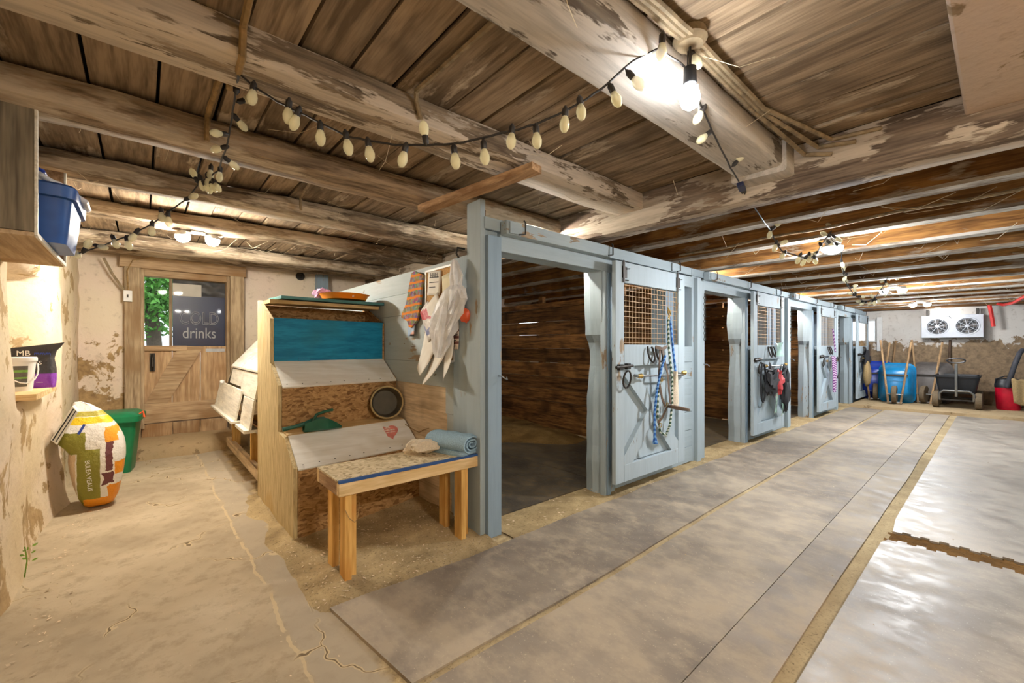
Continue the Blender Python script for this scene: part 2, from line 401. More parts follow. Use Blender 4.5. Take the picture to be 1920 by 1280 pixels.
M['rope_white'] = rope('white_rope', C(206, 196, 176), C(230, 222, 206))
def printed(name, base, marks):
    """object-space print: marks = [(x0,x1,z0,z1,colour,edge_noise)] on local x/z"""
    t = NT(name); v = t.co(rnd=False)
    w = t.math('SUBTRACT', t.noise(v, 14, 4), .5); x = t.xyz(); col = base
    for x0, x1, z0, z1, c, e in marks:
        xa = t.math('ADD', x[0], t.math('MULTIPLY', w, e)); za = t.math('ADD', x[2], t.math('MULTIPLY', w, e))
        m = t.math('MULTIPLY', t.math('MULTIPLY', t.math('GREATER_THAN', xa, x0), t.math('LESS_THAN', xa, x1)), t.math('MULTIPLY', t.math('GREATER_THAN', za, z0), t.math('LESS_THAN', za, z1)))
        col = t.mix(m, col, c)
    cr = t.noise(v, 22, 4); t.P(Base_Color=col, Roughness=.4).bump(cr, .8, .014); return t.m
def text(body, size, mat, name, parent, loc, rot, depth=.001, outline=0, width=1.0, align='CENTER'):
    cu = bpy.data.curves.new(name, 'FONT'); cu.body = body; cu.size = size; cu.align_x = align; cu.align_y = 'CENTER'
    if outline: cu.fill_mode = 'NONE'; cu.bevel_depth = outline; cu.bevel_resolution = 0
    else: cu.extrude = depth
    cu.resolution_u = 4
    o = bpy.data.objects.new('tmp', cu); COL.objects.link(o)
    me = bpy.data.meshes.new_from_object(o.evaluated_get(bpy.context.evaluated_depsgraph_get()))
    bpy.data.objects.remove(o); bpy.data.curves.remove(cu)
    Mx = Matrix.Translation(loc) @ rot.to_4x4() @ Matrix.Diagonal((width, 1, 1, 1))
    me.transform(Mx); me.materials.clear()
    return obj(name, me, mat, parent)
ROT_NEGY = Matrix(((1, 0, 0), (0, 0, -1), (0, 1, 0)))          # text reads facing -Y
ROT_NEGX = Matrix(((0, 0, -1), (-1, 0, 0), (0, 1, 0)))         # text reads facing -X
# ================================================================== STRUCTURE
XL, XF, YB, YR = -0.55, 13.6, 6.9, -3.2     # left wall, far wall, door wall, right wall
ZC = 2.44
def frange(a, b, st):
    n = max(1, round((b-a)/st)); return [a+(b-a)*k/n for k in range(n+1)]
# floor
m = MB(); m.box(XL-.4, XF+.3, YR-.2, YB+.3, -.15, 0)
floor = m.build('floor', M['concrete']); tag(floor, 'worn tan concrete floor with cracks, earthy towards the stalls', 'floor', kind='structure')
# raised slab along the far wall and door step
m = MB(); m.loft([[(11.55+.04*nz(y, 3, 0, 2), y, -.05), (XF+.1, y, -.05), (XF+.1, y, .06), (11.58+.05*nz(y, 9, 0, 2), y, .06)] for y in frange(-.6, 2.2, .15)])
o = m.build('slab', M['slab']); tag(o, 'low raised concrete slab under the wheelbarrows along the far wall', 'slab', kind='structure')
m = MB()
rings = []
for x in frange(-.3, 1.25, .06):
    f = 6.42 + .1*nz(x, 1, 0, 3) + .05*x; t = .13+.02*nz(x, 5, 0, 4)
    rings.append([(x, f, -.02), (x, f+.02, t*.6), (x, f+.08, t), (x, 6.75, t+.05), (x, YB+.12, t+.06), (x, YB+.12, -.02)])
m.loft(rings); o = m.build('step', M['slab'], smooth=True); tag(o, 'broken-edged concrete step below the sign door', 'step', kind='structure')
# ---- left wall with a niche
def wl(y, z):
    n = .035*nz(y, z, 3.3, 1.3) + .014*nz(y, z, 8, 5) + .03*math.exp(-z/.12)
    def sm(a, b, t): t = min(1, max(0, (t-a)/(b-a))); return t*t*(3-2*t)
    k = sm(3.62, 3.68, y)*(1-sm(4.52, 4.72+.25*max(0, z-1.3), y))*sm(.96, 1.02, z)*(1-sm(1.78, 1.84, z))
    bulge = .05*math.exp(-((y-5.1)/.22)**2)
    return (XL + n + bulge - .34*k, y, z)
m = MB(); m.grid(wl, frange(YR-.1, YB+.1, .05), frange(-.02, 2.5, .045))
o = m.build('wall_left', M['plaster'], smooth=True); tag(o, 'cream lumpy plaster wall with a niche', 'wall', kind='structure')
# ---- generic walls with rectangular openings
def wall(name, fn, us, vs, holes, thick, mat, label):
    m = MB()
    hit = lambda u, v: any(a < u < b and c < v < d for a, b, c, d in holes)
    m.grid(fn, us, vs, hit)
    for a, b, c, d in holes:
        p = [fn(a, c), fn(b, c), fn(b, d), fn(a, d)]; q = [tuple(Vector(k)+Vector(thick)) for k in p]
        for i in range(4): m.quad(p[i], p[(i+1) % 4], q[(i+1) % 4], q[i])
    return tag(m.build(name, mat, smooth=True), label, 'wall', kind='structure')
def snap(vals, extra):
    return sorted(set(round(v, 4) for v in vals if all(abs(v-e) > .02 for e in extra)) | set(extra))
bh = [(-.15, 1.06, -.05, 2.36), (3.6, 4.3, 1.35, 1.95), (6.2, 7.0, 1.3, 2.0), (9.2, 9.9, 1.3, 2.0), (12.0, 12.7, 1.3, 2.0)]
def wb(x, z):
    e = 0 if any(abs(x-a) < .01 or abs(x-b) < .01 for a, b, c, d in bh) else 1
    return (x, YB + e*(.05*nz(x, z, 1, 1.6) + .018*nz(x, z, 5, 6) - .03*math.exp(-z/.2)), z)
us = snap(frange(XL-.15, XF, .09), [k for h in bh for k in h[:2]]); vs = snap(frange(-.05, 2.5, .07), [k for h in bh for k in h[2:]])
wall_back = wall('wall_back', wb, us, vs, bh, (0, .28, 0), M['plaster_back'], 'flaking cream and tan plaster wall around the sign door')
fh = [(2.04, 2.66, 1.42, 1.98)]
def wf(y, z):
    e = 0 if any(abs(y-a) < .01 or abs(y-b) < .01 for a, b, c, d in fh) else 1
    return (XF + e*(.04*nz(y, z, 2, 1.4)+.012*nz(y, z, 9, 6)), y, z)
wall_far = wall('wall_far', wf, snap(frange(YR-.1, YB+.1, .09), [2.04, 2.66]), snap(frange(-.02, 2.5, .07), [1.42, 1.98]), fh, (.25, 0, 0), M['plaster_far'], 'far end wall, tan below and flaking white above')
def wr(x, z): return (x, YR + .03*nz(x, z, 7, 1.2), z)
wall('wall_right', wr, frange(XL-.1, 3.1, .3), frange(-.02, 2.5, .3), [], (0, 0, 0), M['plaster'], 'plain plaster wall behind the camera')
wall('wall_return', lambda y, z: (3.0, y, z), frange(YR, -.55, .3), frange(-.02, 2.5, .3), [], (0, 0, 0), M['plaster'], 'short plaster return wall at the right')
wall('wall_aisle', lambda x, z: (x, -.56, z), frange(3.0, XF+.1, .5), frange(-.02, 2.5, .5), [], (0, 0, 0), M['blue_x'], 'pale blue wall along the right edge of the aisle')
# ---- ceiling and its boards
m = MB(); m.box(XL-.3, XF+.3, YR-.2, YB+.3, 2.5, 2.58)
ceiling = m.build('ceiling', M['dark']); tag(ceiling, 'weathered board ceiling above the beams', 'ceiling', kind='structure')
x = XL-.12
while x < 2.78:
    w = random.choice((.17, .2, .23, .26, .29))*random.uniform(.95, 1.05); x1 = min(x+w, 2.8)
    dz = random.uniform(-.007, .012)
    plank(ceiling, M['board'], 'y', YR-.05, YB+.1, x+.007, x1-.007, ZC+dz, ZC+.03, 'board', j=.004, seg=8)
    x = x1
y = YR-.05
while y < YB:
    w = random.uniform(.19, .27)
    plank(ceiling, M['board_far'], 'x', 2.9, XF+.1, y+.004, min(y+w, YB+.1)-.004, ZC+random.uniform(-.012, 0), ZC+.03, 'board', j=.003, seg=4)
    y += w
# ---- beams
def beam(name, axis, a0, a1, b0, b1, z0, z1, mat, label, rnd=.03, jit=.012, seg=26, cat='beam'):
    m = MB(); rings = []; ph = random.uniform(0, 50)
    for k in range(seg+1):
        a = a0+(a1-a0)*k/seg; ring = []
        for i, (u, w) in enumerate(rrect(b1-b0, z1-z0, rnd, 2)):
            d = jit*noise.noise(Vector((a*1.7+ph, u*6, w*6))) + jit*.5*noise.noise(Vector((a*6+ph, u*9, w*9)))
            dd = Vector((u, w)).normalized()*d
            bb, zz = (b0+b1)/2+u+dd.x, (z0+z1)/2+w+dd.y
            zz = min(zz, z1)
            ring.append((a, bb, zz) if axis == 'x' else (bb, a, zz))
        rings.append(ring)
    m.loft(rings); o = m.build(name, mat, smooth=True)
    return tag(o, label, cat, group='ceiling timbers')
beam('ceiling_beam', 'x', XL-.05, 2.66, .8, 1.04, 2.3, ZC, M['beam_white'], 'wide whitewashed beam the bare bulb hangs beside', .02, .008)
beam('beam_end_block', 'x', 2.66, 2.80, .78, 1.07, 2.27, ZC, M['beam_white'], 'short timber block at the end of the whitewashed beam', .015, .008, 4, 'block')
beam('ceiling_beam', 'x', XL-.05, 2.80, 1.74, 1.985, 2.315, ZC, M['beam_x'], 'squared flaking beam crossing above the bench, ending at the cross beam', .018, .012)
beam('ceiling_beam', 'x', XL-.05, 2.80, 2.55, 2.82, 2.29, ZC, M['log'], 'rounded log beam passing just above the plywood wall box', .07, .025)
beam('ceiling_beam', 'x', XL-.05, 2.80, 3.5, 3.77, 2.3, ZC, M['log'], 'rounded log beam, third back from the bench, above the feed bin front', .07, .025)
beam('ceiling_beam', 'x', XL-.05, 2.80, 4.5, 4.72, 2.31, ZC, M['log'], 'thin log beam just in front of the twin lamps near the sign door', .06, .025)
beam('ceiling_beam', 'x', XL-.05, 2.80, 5.68, 5.96, 2.3, ZC, M['log'], 'log beam behind the twin lamps near the sign door', .07, .02)
beam('ceiling_beam', 'x', XL-.05, 2.80, 6.6, 6.86, 2.39, ZC+.04, M['log'], 'dark log beam lying along the top of the sign door wall', .05, .02)
beam('cross_beam', 'y', YR-.05, YB+.05, 2.79, 2.965, 2.19, ZC, M['beam_y'], 'long flaking cross beam running over the stall fronts across the aisle', .015, .01, 50)
beam('wall_plate', 'y', -.55, 6.8, 13.1, 13.45, 2.16, ZC-.02, M['stall_wood'], 'dark timber along the top of the far wall behind the last lamps', .03, .015, 30)
m = MB(); m.box(-.4, 2.795, -1.5, .115, 2.335, ZC-.005)
o = m.build('soffit_panel', M['plaster_soffit'], bevel=.01); tag(o, 'pinkish plastered box panel boxed in under the ceiling at top right', 'panel')
for k in range(13):
    jx = 3.45+.79*k
    if jx > XF-.1: break
    lab = ('first second third fourth fifth sixth seventh eighth ninth tenth eleventh twelfth thirteenth'.split()[k]) + ' joist counted from the cross beam'
    r = thing('floor_joist', 'rusty brown timber ' + lab, 'joist', (jx, 0, 2.19), group='joists over the stall aisle')
    mm = MB(); mm.loft([[(-.05+.006*nz(y, k, 1, 2), y, .02), (.05+.006*nz(y, k, 4, 2), y, .02), (.05, y, ZC-2.19-.012), (-.05, y, ZC-2.19-.012)] for y in frange(-.55, YB, .5)])
    mm.build('joist_body', M['joist'], r)
    mm = MB(); mm.loft([[(-.062+.008*nz(y, k, 2, 2), y, 0), (.062+.008*nz(y, k, 6, 2), y, 0), (.06, y, .024), (-.06, y, .024)] for y in frange(-.55, YB, .4)])
    mm.build('joist_edge', M['joist_dust'], r)
# ---- sign door in the back wall
door = thing('door_1', 'tan plank door with a window in its upper half', None, (0, YB, .18), kind='structure')
DZ = .36
def dbox(name, mat, *b, parent=door, bevel=.004):
    return MB().box(*b).build(name, mat, parent, world=(parent is door), bevel=bevel)
dbox('jamb', M['frame_wood'], -.155, -.01, YB-.09, YB+.2, .0, 2.25); dbox('jamb', M['frame_wood'], .9, 1.06, YB-.09, YB+.2, .0, 2.27)
dbox('lintel', M['door_wood_x'], -.2, 1.08, YB-.1, YB+.2, 2.25, 2.4)
dbox('stop', M['frame_wood'], -.01, .025, YB-.03, YB+.12, .3, 2.25); dbox('stop', M['frame_wood'], .865, .9, YB-.03, YB+.12, .3, 2.25)
dbox('stop', M['door_wood_x'], .025, .865, YB-.02, YB+.12, 2.17, 2.25)
for a, b in ((.0, .29), (.295, .58), (.585, .88)): plank(door, M['door_wood'], 'z', DZ+.01, 1.31, a, b, YB+.03, YB+.06, 'plank', .002)
for a, b in ((.0, .29), (.3, .575), (.585, .88)): plank(door, M['door_wood'], 'z', .14, .345, a, b, YB+.02, YB+.06, 'plank', .003)
plank(door, M['door_wood_x'], 'x', .01, .875, YB+.0, YB+.03, DZ, .6, 'ledge_board', .004)
MB().prism([(.03, .6), (.25, .6), (.62, 1.31), (.36, 1.31)], YB+.005, YB+.03).build('brace', M['door_wood_x'], door, world=True)
dbox('sill', M['door_wood_x'], .0, .44, YB-.005, YB+.03, 1.25, 1.315)
m = MB(); m.tube([(.1, YB-.02, 1.2), (.1, YB-.05, 1.17), (.1, YB-.05, 1.06), (.1, YB-.02, 1.02)], .013); m.box(.075, .125, YB-.005, YB+.03, 1.0, 1.22)
m.build('latch', M['dark_metal'], door, world=True)
dbox('name_plate', M['silver_tape'], .64, .85, YB+.02, YB+.03, 1.235, 1.275, bevel=0)
dbox('pane', M['glass'], .02, .87, YB+.085, YB+.09, 1.31, 2.18, bevel=0)
dbox('glazing_bar', M['frame_wood'], .265, .295, YB+.095, YB+.12, 1.31, 2.18)
dbox('base_board', M['door_wood_x'], -.01, .88, YB+.06, YB+.2, .1, .36)
# notice board behind the glass
sg = thing('drinks_sign', 'navy board reading COLD drinks behind the door glass', 'sign', (.58, YB+.12, 1.31))
MB().box(.3, .87, YB+.11, YB+.13, 1.31, 1.97).build('sign_board', M['sign_blue'], sg, world=True)
text('COLD', .235, M['sign_text'], 'lettering', sg, (0, -.014, .36), ROT_NEGY, outline=.0042, width=.66)
text('drinks', .205, M['sign_text'], 'lettering', sg, (0, -.014, .165), ROT_NEGY, .002, width=.72)
m = MB()
def sheet(u, v): return (.3+.57*u, YB+.135+.02*nz(u*6, v*6, 3)+.015*math.sin(9*u+6*v), 1.93+.25*v)
m.grid(sheet, frange(0, 1, .06), frange(0, 1, .1)); o = m.build('plastic_sheet', M['grey_sheet'], smooth=True); tag(o, 'crumpled grey plastic sheet above the navy sign', 'sheet')
m = MB(); m.box(.3, .6, YB+.105, YB+.109, 1.96, 2.12); o = m.build('paper_sheet', M['paper']); tag(o, 'white paper taped in the door window above the sign', 'paper')
# light switch with its conduit
sw = thing('light_switch', 'white light switch on the left door jamb', 'switch', (-.125, YB-.09, 1.9))
MB().box(-.04, .04, -.04, 0, -.065, .065).build('plate', M['white'], sw, bevel=.004)
MB().box(-.007, .007, -.05, -.04, -.018, .018).build('toggle', M['dark_metal'], sw)
m = MB(); m.tube([(-.12, YB-.11, 1.97), (-.13, YB-.11, 2.2), (-.08, YB-.12, 2.33), (.2, YB-.13, 2.42)], .008); o = m.build('switch_cable', M['cable']); tag(o, 'thin cable rising from the light switch to the ceiling', 'cable')
m = MB(); m.tube([(-.16, YB-.1, 1.97), (-.26, YB-.12, 2.15), (-.33, YB-.15, 2.32)], .014); o = m.build('conduit', M['cable_dust']); tag(o, 'slanting pale conduit left of the light switch', 'conduit')
# blue post and vent hole on back wall
m = MB(); m.box(2.0, 2.16, YB-.12, YB+.02, 0, 2.4); o = m.build('wall_post', M['blue_deep']); tag(o, 'grey-blue post against the wall behind the feed bin', 'post')
m = MB(); m.lathe([(.06, 0), (.06, .03), (.035, .03), (.035, .005)], 14, Matrix.Translation((1.78, YB-.03, 2.35)) @ Matrix.Rotation(R(90), 4, 'X')); o = m.build('vent_pipe', M['dark_metal']); tag(o, 'small round pipe end in the wall above the feed bin', 'pipe')
# ---- windows
def window(n, lab, mk, axis, a0, a1, z0, z1, pos, depth):
    w = thing('window_%d' % n, lab, None, (0, 0, 0), kind='structure')
    def b(name, mat, p0, p1, q0, q1, r0, r1):
        if axis == 'x': MB().box(p0, p1, r0, r1, q0, q1).build(name, mat, w, bevel=.004)
        else: MB().box(r0, r1, p0, p1, q0, q1).build(name, mat, w, bevel=.004)
    t = .045
    b('frame_side', mk, a0, a0+t, z0, z1, pos, pos+depth); b('frame_side', mk, a1-t, a1, z0, z1, pos, pos+depth)
    b('frame_sill', mk, a0+t, a1-t, z0, z0+t, pos, pos+depth); b('frame_head', mk, a0+t, a1-t, z1-t, z1, pos, pos+depth)
    b('pane', M['glass'], a0+t, a1-t, z0+t, z1-t, pos+depth*.5, pos+depth*.5+.005)
window(1, 'small bright window in the far wall beside the last stall', M['white'], 'y', 2.04, 2.66, 1.42, 1.98, XF+.05, .1)
for i, h in enumerate(bh[1:]):
    window(2+i, ('first', 'second', 'third', 'fourth')[i]+' stall back window seen from the aisle end', M['stall_wood_x'], 'x', *h, YB+.08, .08)
m = MB(); m.box(XF-.05, XF-.01, 1.93, 2.03, 1.2, 2.02); o = m.build('trim_1', M['white']); tag(o, 'white strip beside the far window', None, kind='structure')
# ================================================================== OUTSIDE
m = MB(); m.box(-15, 30, YB+.4, 45, -.1, .1); o = m.build('yard', M['ground']); tag(o, 'pale gravel yard outside the door', 'ground', kind='structure')
def tree(loc, h, rr, n, label):
    t = thing('tree', label, 'tree', loc)
    MB().tube([(0, 0, 0), (.05, 0, 1), (-.03, .02, 2.2), (.02, 0, h)], [.24, .19, .17, .1], 10).build('trunk', M['bark'], t, smooth=True)
    m = MB()
    for k in range(n):
        d = Vector((random.gauss(0, 1), random.gauss(0, 1), random.gauss(0, .8))).normalized()*rr*random.uniform(.35, 1)
        p = d+Vector((0, 0, h)); a = Vector((random.uniform(-1, 1), random.uniform(-1, 1), random.uniform(-1, 1))).normalized(); b = a.orthogonal().normalized(); s = random.uniform(.05, .11)
        m.quad(p-a*s, p+b*s*.6, p+a*s, p-b*s*.6)
    tag(m.build('foliage', M['leaf'], t), kind='stuff')
tree((.24, 16, .1), 3.1, 1.75, 6500, 'leafy green tree seen through the door window')
tree((-3.4, 20, .1), 3.6, 2.6, 3000, 'second green tree further off outside the door')
# parked car, mostly hidden below the sill
car = thing('parked_car', 'silver car parked outside the door window', 'car', (-1.45, 13, .1))
m = MB(); prof = [(-2.1, .35), (-2.15, .75), (-1.9, .95), (-1.2, 1.02), (-.55, 1.42), (.75, 1.46), (1.35, 1.05), (1.95, .92), (2.1, .6), (2.05, .35)]
m.loft([[(x, y, z*(1 if z < 1.1 else s)) for x, z in prof] for y, s in ((-.85, .94), (-.6, 1), (.6, 1), (.85, .94))]); m.build('car_body', M['car'], car, smooth=True)
m = MB(); m.prism([(-.95, 1.05), (-.5, 1.34), (.7, 1.38), (1.15, 1.06)], -.875, .875); m.build('car_windows', M['dark_glass'], car)
for sx in (-1.35, 1.35):
    for sy in (-.8, .8):
        MB().lathe([(.0, -.1), (.32, -.1), (.34, 0), (.32, .1), (.0, .1)], 16, Matrix.Translation((sx, sy, .33)) @ Matrix.Rotation(R(90), 4, 'X')).build('wheel', M['black'], car)
# ================================================================== FLOOR COVERINGS
def rmat(label, x0, x1, yl, yr, mat, teeth=None, z0=0.0, x0b=None):
    """flat mat; yl(x) far edge, yr(x) near edge"""
    m = MB(); xs = frange(x0, x1, .12 if x1-x0 < 5 else .2); top = []; z = z0+.016
    A = []; B = []
    for k, x in enumerate(xs):
        t = k/(len(xs)-1); xb = x if x0b is None else x0b+(x1-x0b)*t
        A.append((x, yl(x))); B.append((xb, yr(xb)))
    for zz in (z,):
        i = len(m.v)
        m.v += [(a, b, zz) for a, b in A]+[(a, b, zz) for a, b in B]
        n = len(A)
        m.f += [(i+k, i+k+1, i+n+k+1, i+n+k) for k in range(n-1)]
    loop = A+B[::-1]; i = len(m.v); n = len(loop)
    m.v += [(a, b, z) for a, b in loop]+[(a, b, z0) for a, b in loop]
    m.f += [(i+k, i+(k+1) % n, i+n+(k+1) % n, i+n+k) for k in range(n)]
    o = m.build('rubber_mat', mat); return tag(o, label, 'mat', group='rubber floor mats')
e1 = lambda x: 2.16+.03*nz(x, 0, 0, .9)+.02*nz(x, 3, 0, 3); e2 = lambda x: 1.475+.014*(x-1)+.02*nz(x, 1, 0, .7)
e3 = lambda x: 1.435+.014*(x-1)+.02*nz(x, 1.1, 0, .7); e4 = lambda x: .59+.008*(x-2)+.012*nz(x, 5, 0, .8)
e5 = lambda x: .515+.006*(x-2)+.012*nz(x, 7, 0, .8); es = lambda x: .80+.012*(x-1)
rmat('long grey rubber mat lying along the stall fronts', .70, 11.42, e1, e2, M['mat'], x0b=.78)
rmat('wide rubber mat running down the middle of the aisle', .5, 11.45, e3, lambda x: es(x)+.002, M['mat'])
rmat('narrow rubber strip beside the wide sandy seam', .5, 11.46, lambda x: es(x)-.002, e4, M['mat'])
def notched(label, xa, xb, side, mat):
    m = MB(); y0, y1 = -.36, None
    ys = frange(-.36, .505, .045); pts = []
    for k, y in enumerate(ys): pts.append(y)
    edge = []
    for k in range(len(pts)-1):
        d = .016*(1 if k % 2 else -1)
        edge += [(d+.008*nz(pts[k], side, 0, 5), pts[k]), (d+.008*nz(pts[k+1], side, 0, 5), pts[k+1])]
    if side == 1: loop = [(xa, -.36)] + [(xb+e, y) for e, y in edge] + [(x, e5(x)) for x in frange(xb-.1, xa, .3)]
    else: loop = [(xb, -.36), (xb, e5(xb))] + [(x, e5(x)) for x in frange(xb-.3, xa+.3, .5)] + [(xa+e, y) for e, y in edge[::-1]]
    m.loft([[(x, y, 0) for x, y in loop], [(x, y, .018) for x, y in loop]])
    o = m.build('rubber_mat', mat); tag(o, label, 'mat', group='rubber floor mats')
notched('shiny worn rubber mat with notched end at bottom right', .5, 3.77, 1, M['mat_gloss'])
notched('long rubber mat beyond the debris-filled gap on the right', 3.96, 11.45, 2, M['mat_gloss'])
m = MB(); m.grid(lambda x, y: (x, y, .004+.012*max(0, nz(x, y, 0, 18))), frange(3.76, 3.97, .02), frange(-.4, .53, .02)); o = m.build('debris', M['debris']); tag(o, 'brown shavings filling the gap between the right-hand mats', 'debris', kind='stuff')
m = MB(); m.grid(lambda x, t: (x, e5(x)-.02+(e4(x)-e5(x)+.04)*t, .005+.004*nz(x, t*.1, 0, 9)), frange(.4, 11.5, .08), frange(0, 1, .25)); o = m.build('sand_seam', M['sand']); tag(o, 'sandy dirt packed in the wide seam between mats', 'sand', kind='stuff')
m = MB(); m.grid(lambda x, t: (x, e3(x)-.02+(e2(x)-e3(x)+.04)*t, .006+.004*nz(x, t*.1, 3, 9)), frange(.75, 11.4, .08), frange(0, 1, .25)); o = m.build('sand_seam', M['sand']); tag(o, 'sandy dirt in the narrow seam nearer the stalls', 'sand', kind='stuff')
# sawdust below the bench
def sd(x, y):
    e = min(1, max(0, (x-.62-.06*nz(y, 3, 0, 3))/.18))*min(1, max(0, (y-2.12-.03*nz(x, 5, 0, 4))/.12))*min(1, max(0, (4.4-y)/.3))
    return (x, y, -.004+e*(.028+.02*nz(x, y, 0, 3.5)+.012*nz(x, y, 2, 11)+.07*max(0, x-1.35)*(1 if y > 2.6 else max(0, (y-2.2)/.4))))
m = MB(); m.grid(sd, frange(.55, 1.76, .035), frange(2.08, 4.5, .035)); o = m.build('sawdust', M['sawdust'], smooth=True); tag(o, 'pale sawdust and dirt spread below the bench', 'sawdust', kind='stuff')
m = MB(); m.grid(lambda x, y: (x, y, .004+.02*max(0, nz(x, y, 1, 4)+.25)*(1-abs((y-2.33)/.2)**3)), frange(1.9, 11.6, .06), frange(2.13, 2.53, .04)); o = m.build('threshold_dirt', M['sawdust'], smooth=True); tag(o, 'dirt and straw along the stall thresholds', 'dirt', kind='stuff')
# chips and straw bits
m = MB()
def chips(n, fx, fy, s0, s1, z=.006):
    for _ in range(n):
        x = random.uniform(*fx); y = random.uniform(*fy); a = random.uniform(0, 6.3); s = random.uniform(s0, s1); w = s*random.uniform(.2, .5); q = random.uniform(0, .004)
        zz = z
        ca, sa = math.cos(a), math.sin(a)
        if .62 < x < 1.76 and 2.1 < y < 4.4: zz = sd(x, y)[2]+.003
        m.quad((x-ca*s, y-sa*s, zz), (x+sa*w, y-ca*w, zz+q), (x+ca*s, y+sa*s, zz+q), (x-sa*w, y+ca*w, zz))
chips(900, (.66, 1.74), (2.14, 3.1), .003, .012); chips(260, (-.45, .7), (1.2, 6.2), .002, .008); chips(200, (.8, 9), (-.3, 2.1), .002, .007, .021); chips(300, (1.9, 9), (2.12, 2.5), .004, .02, .024)
chips(160, (-.42, -.25), (2.5, 5), .004, .014)
o = m.build('wood_chips', M['raw_y']); tag(o, 'scattered wood chips and straw bits on the floor', 'chips', kind='stuff')
# ================================================================== STALLS
YF = 2.3
X0S = [1.883, 4.945, 8.006, 11.06]
ordn = ['first', 'second', 'third', 'last']
near = ['next to the wooden bench', 'beyond the first stall', 'third from the bench', 'beside the far window']
fronts = []
for i, X0 in enumerate(X0S):
    f = thing('horse_stall', 'pale blue timber framed front of the %s stall, %s' % (ordn[i], near[i]), 'horse stall', (X0, YF, 0), group='pale blue stall fronts'); fronts.append(f)
    end = 3.061 if i < 3 else XF-.05-X0
    L = dict(parent=f)
    def fb(name, mat, *b, bevel=.004): return MB().box(*b).build(name, mat, f, bevel=bevel)
    # left post: squared trim and the timber behind it
    fb('front_trim', M['blue_z'] if i else M['blue_deep'], -.117, 0, -.02, .02, 0, 2.06)
    if i: fb('post', M['blue_z'], -.27, -.09, .0, .12, 0, 2.1); fb('side_trim', M['blue_z'], -.225, -.14, -.045, 0, 0, 2.08)
    else: fb('post', M['blue_z'], -.16, -.005, .02, .16, 0, 2.1)
    fb('header', M['blue_x'], -.0, end-.275, -.005, .045, 1.965, 2.085)
    fb('header_back', M['blue_x'], .0, 1.2, .047, .16, 1.965, 2.0)
    fb('top_plate', M['blue_x'], -.13 if i == 0 else -.27, end-.275, .0, .14, 2.102, 2.185)
    fb('track_board', M['blue_x'], .0, 1.16, -.075, -.007, 2.075, 2.17); fb('track_board', M['blue_x'], 1.166, min(2.36, end-.1), -.075, -.007, 2.07, 2.165)
    fb('track_end', M['blue_x'], .02, .13, -.09, -.076, 2.08, 2.16, bevel=.002)
    fb('track_end', M['blue_x'], 2.2, 2.34, -.09, -.076, 2.075, 2.155, bevel=.002)
    for q in (.14, 1.163, 2.33):
        MB().tube([(q, -.095, 2.185), (q+.012, -.1, 2.17), (q+.012, -.1, 2.09), (q-.05, -.1, 2.075)], .006, 5).build('track_bracket', M['dark_metal'], f)
    # chewed jamb post
    m = MB(); rings = []
    for z in frange(0, 1.97, .07):
        c = 1.19 + .05*math.exp(-((z-1.2)/.25)**2) + .012*nz(z, i, 0, 5) + (.03 if z > 1.35 else 0)*0
        if z > 1.35: c -= .035
        d = .2+.015*nz(z, i+4, 0, 4)
        rings.append([(c-.01, .0, z), (1.34, .0, z), (1.34, .24, z), (c+.02*nz(z, i, 3, 7), d, z), (c-.03, d*.55, z)])
    m.loft(rings); m.build('jamb_post', M['blue_z'], f)
    fb('jamb_trim', M['blue_z'], 1.155, 1.178, -.03, .02, 0, 1.96, bevel=.002)
    fb('jamb_rail', M['blue_deep'], 1.185, 1.235, -.035, -.005, .0, 1.95, bevel=.002)
    # plank infill beyond the door
    zz = .02
    for k in range(7):
        h = random.uniform(.16, .22); z1 = min(zz+h, 1.32)
        plank(f, M['blue_x'], 'x', 1.35, end-.27, .0, .035, zz, z1-.005, 'plank', .002, 2, world=False); zz = z1
        if zz >= 1.315: break
    if i < 3:
        fb('inner_post', M['blue_deep'], end-.62, end-.45, .12, .3, 0, 1.96)
        fb('grey_board', M['blue_deep'], end-.45, end-.29, .1, .13, 1.2, 1.965, bevel=.002)
        # hook and chain on the right post
    if i:
        m = MB()
        for k in range(16):
            z = 1.9-k*.034; ang = k % 2
            pts = [Vector(((.011 if not ang else 0)*math.cos(a), (.011 if ang else 0)*math.cos(a), .02*math.sin(a))) + Vector((-.03, -.035, z)) for a in [2*math.pi*j/8 for j in range(8)]]
            m.tube(pts, .0028, 4, closed=True)
        m.build('chain', M['dark_metal'], f)
    m = MB(); m.tube([(-.03, -.02, 1.1), (-.03, -.06, 1.1), (-.015, -.075, 1.085), (.01, -.07, 1.075), (.02, -.05, 1.09)], .0045, 5); m.build('hook', M['steel'], f)
# ---- partitions
def partition(X, label, y0=2.42, y1=YB-.02, gaps=True, mats=None):
    p = thing('stall_partition', label, 'partition', (X, y0, 0), group='horizontal plank stall partitions')
    z = .02; k = 0
    while z < 1.95:
        h = random.uniform(.17, .24); g = random.choice((.004, .008, .016, .005, .012)) if gaps else .004
        z1 = min(z+h, 2.0)
        m = MB(); rings = []; tilt = random.uniform(-.012, .012) if gaps else 0
        for j in range(7):
            t = j/6; y = y0+(y1-y0)*t; w = .01*nz(t*4, k*3.1, X, 1); w2 = .01*nz(t*4, (k+1)*3.1, X, 1)
            rings.append([(-.025, y-y0, z+w+tilt*t), (.025, y-y0, z+w+tilt*t), (.025, y-y0, z1-g+w2+tilt*t), (-.025, y-y0, z1-g+w2+tilt*t)])
        m.loft(rings); m.build('plank', M['stall_wood'], p); z = z1; k += 1
    for yy in (.9, 2.4, 3.9): MB().box(.027, .1, yy, yy+.09, 0, 2.1).build('post', M['stall_wood'], p)
partition(4.80, 'dark plank partition between the first and second stalls')
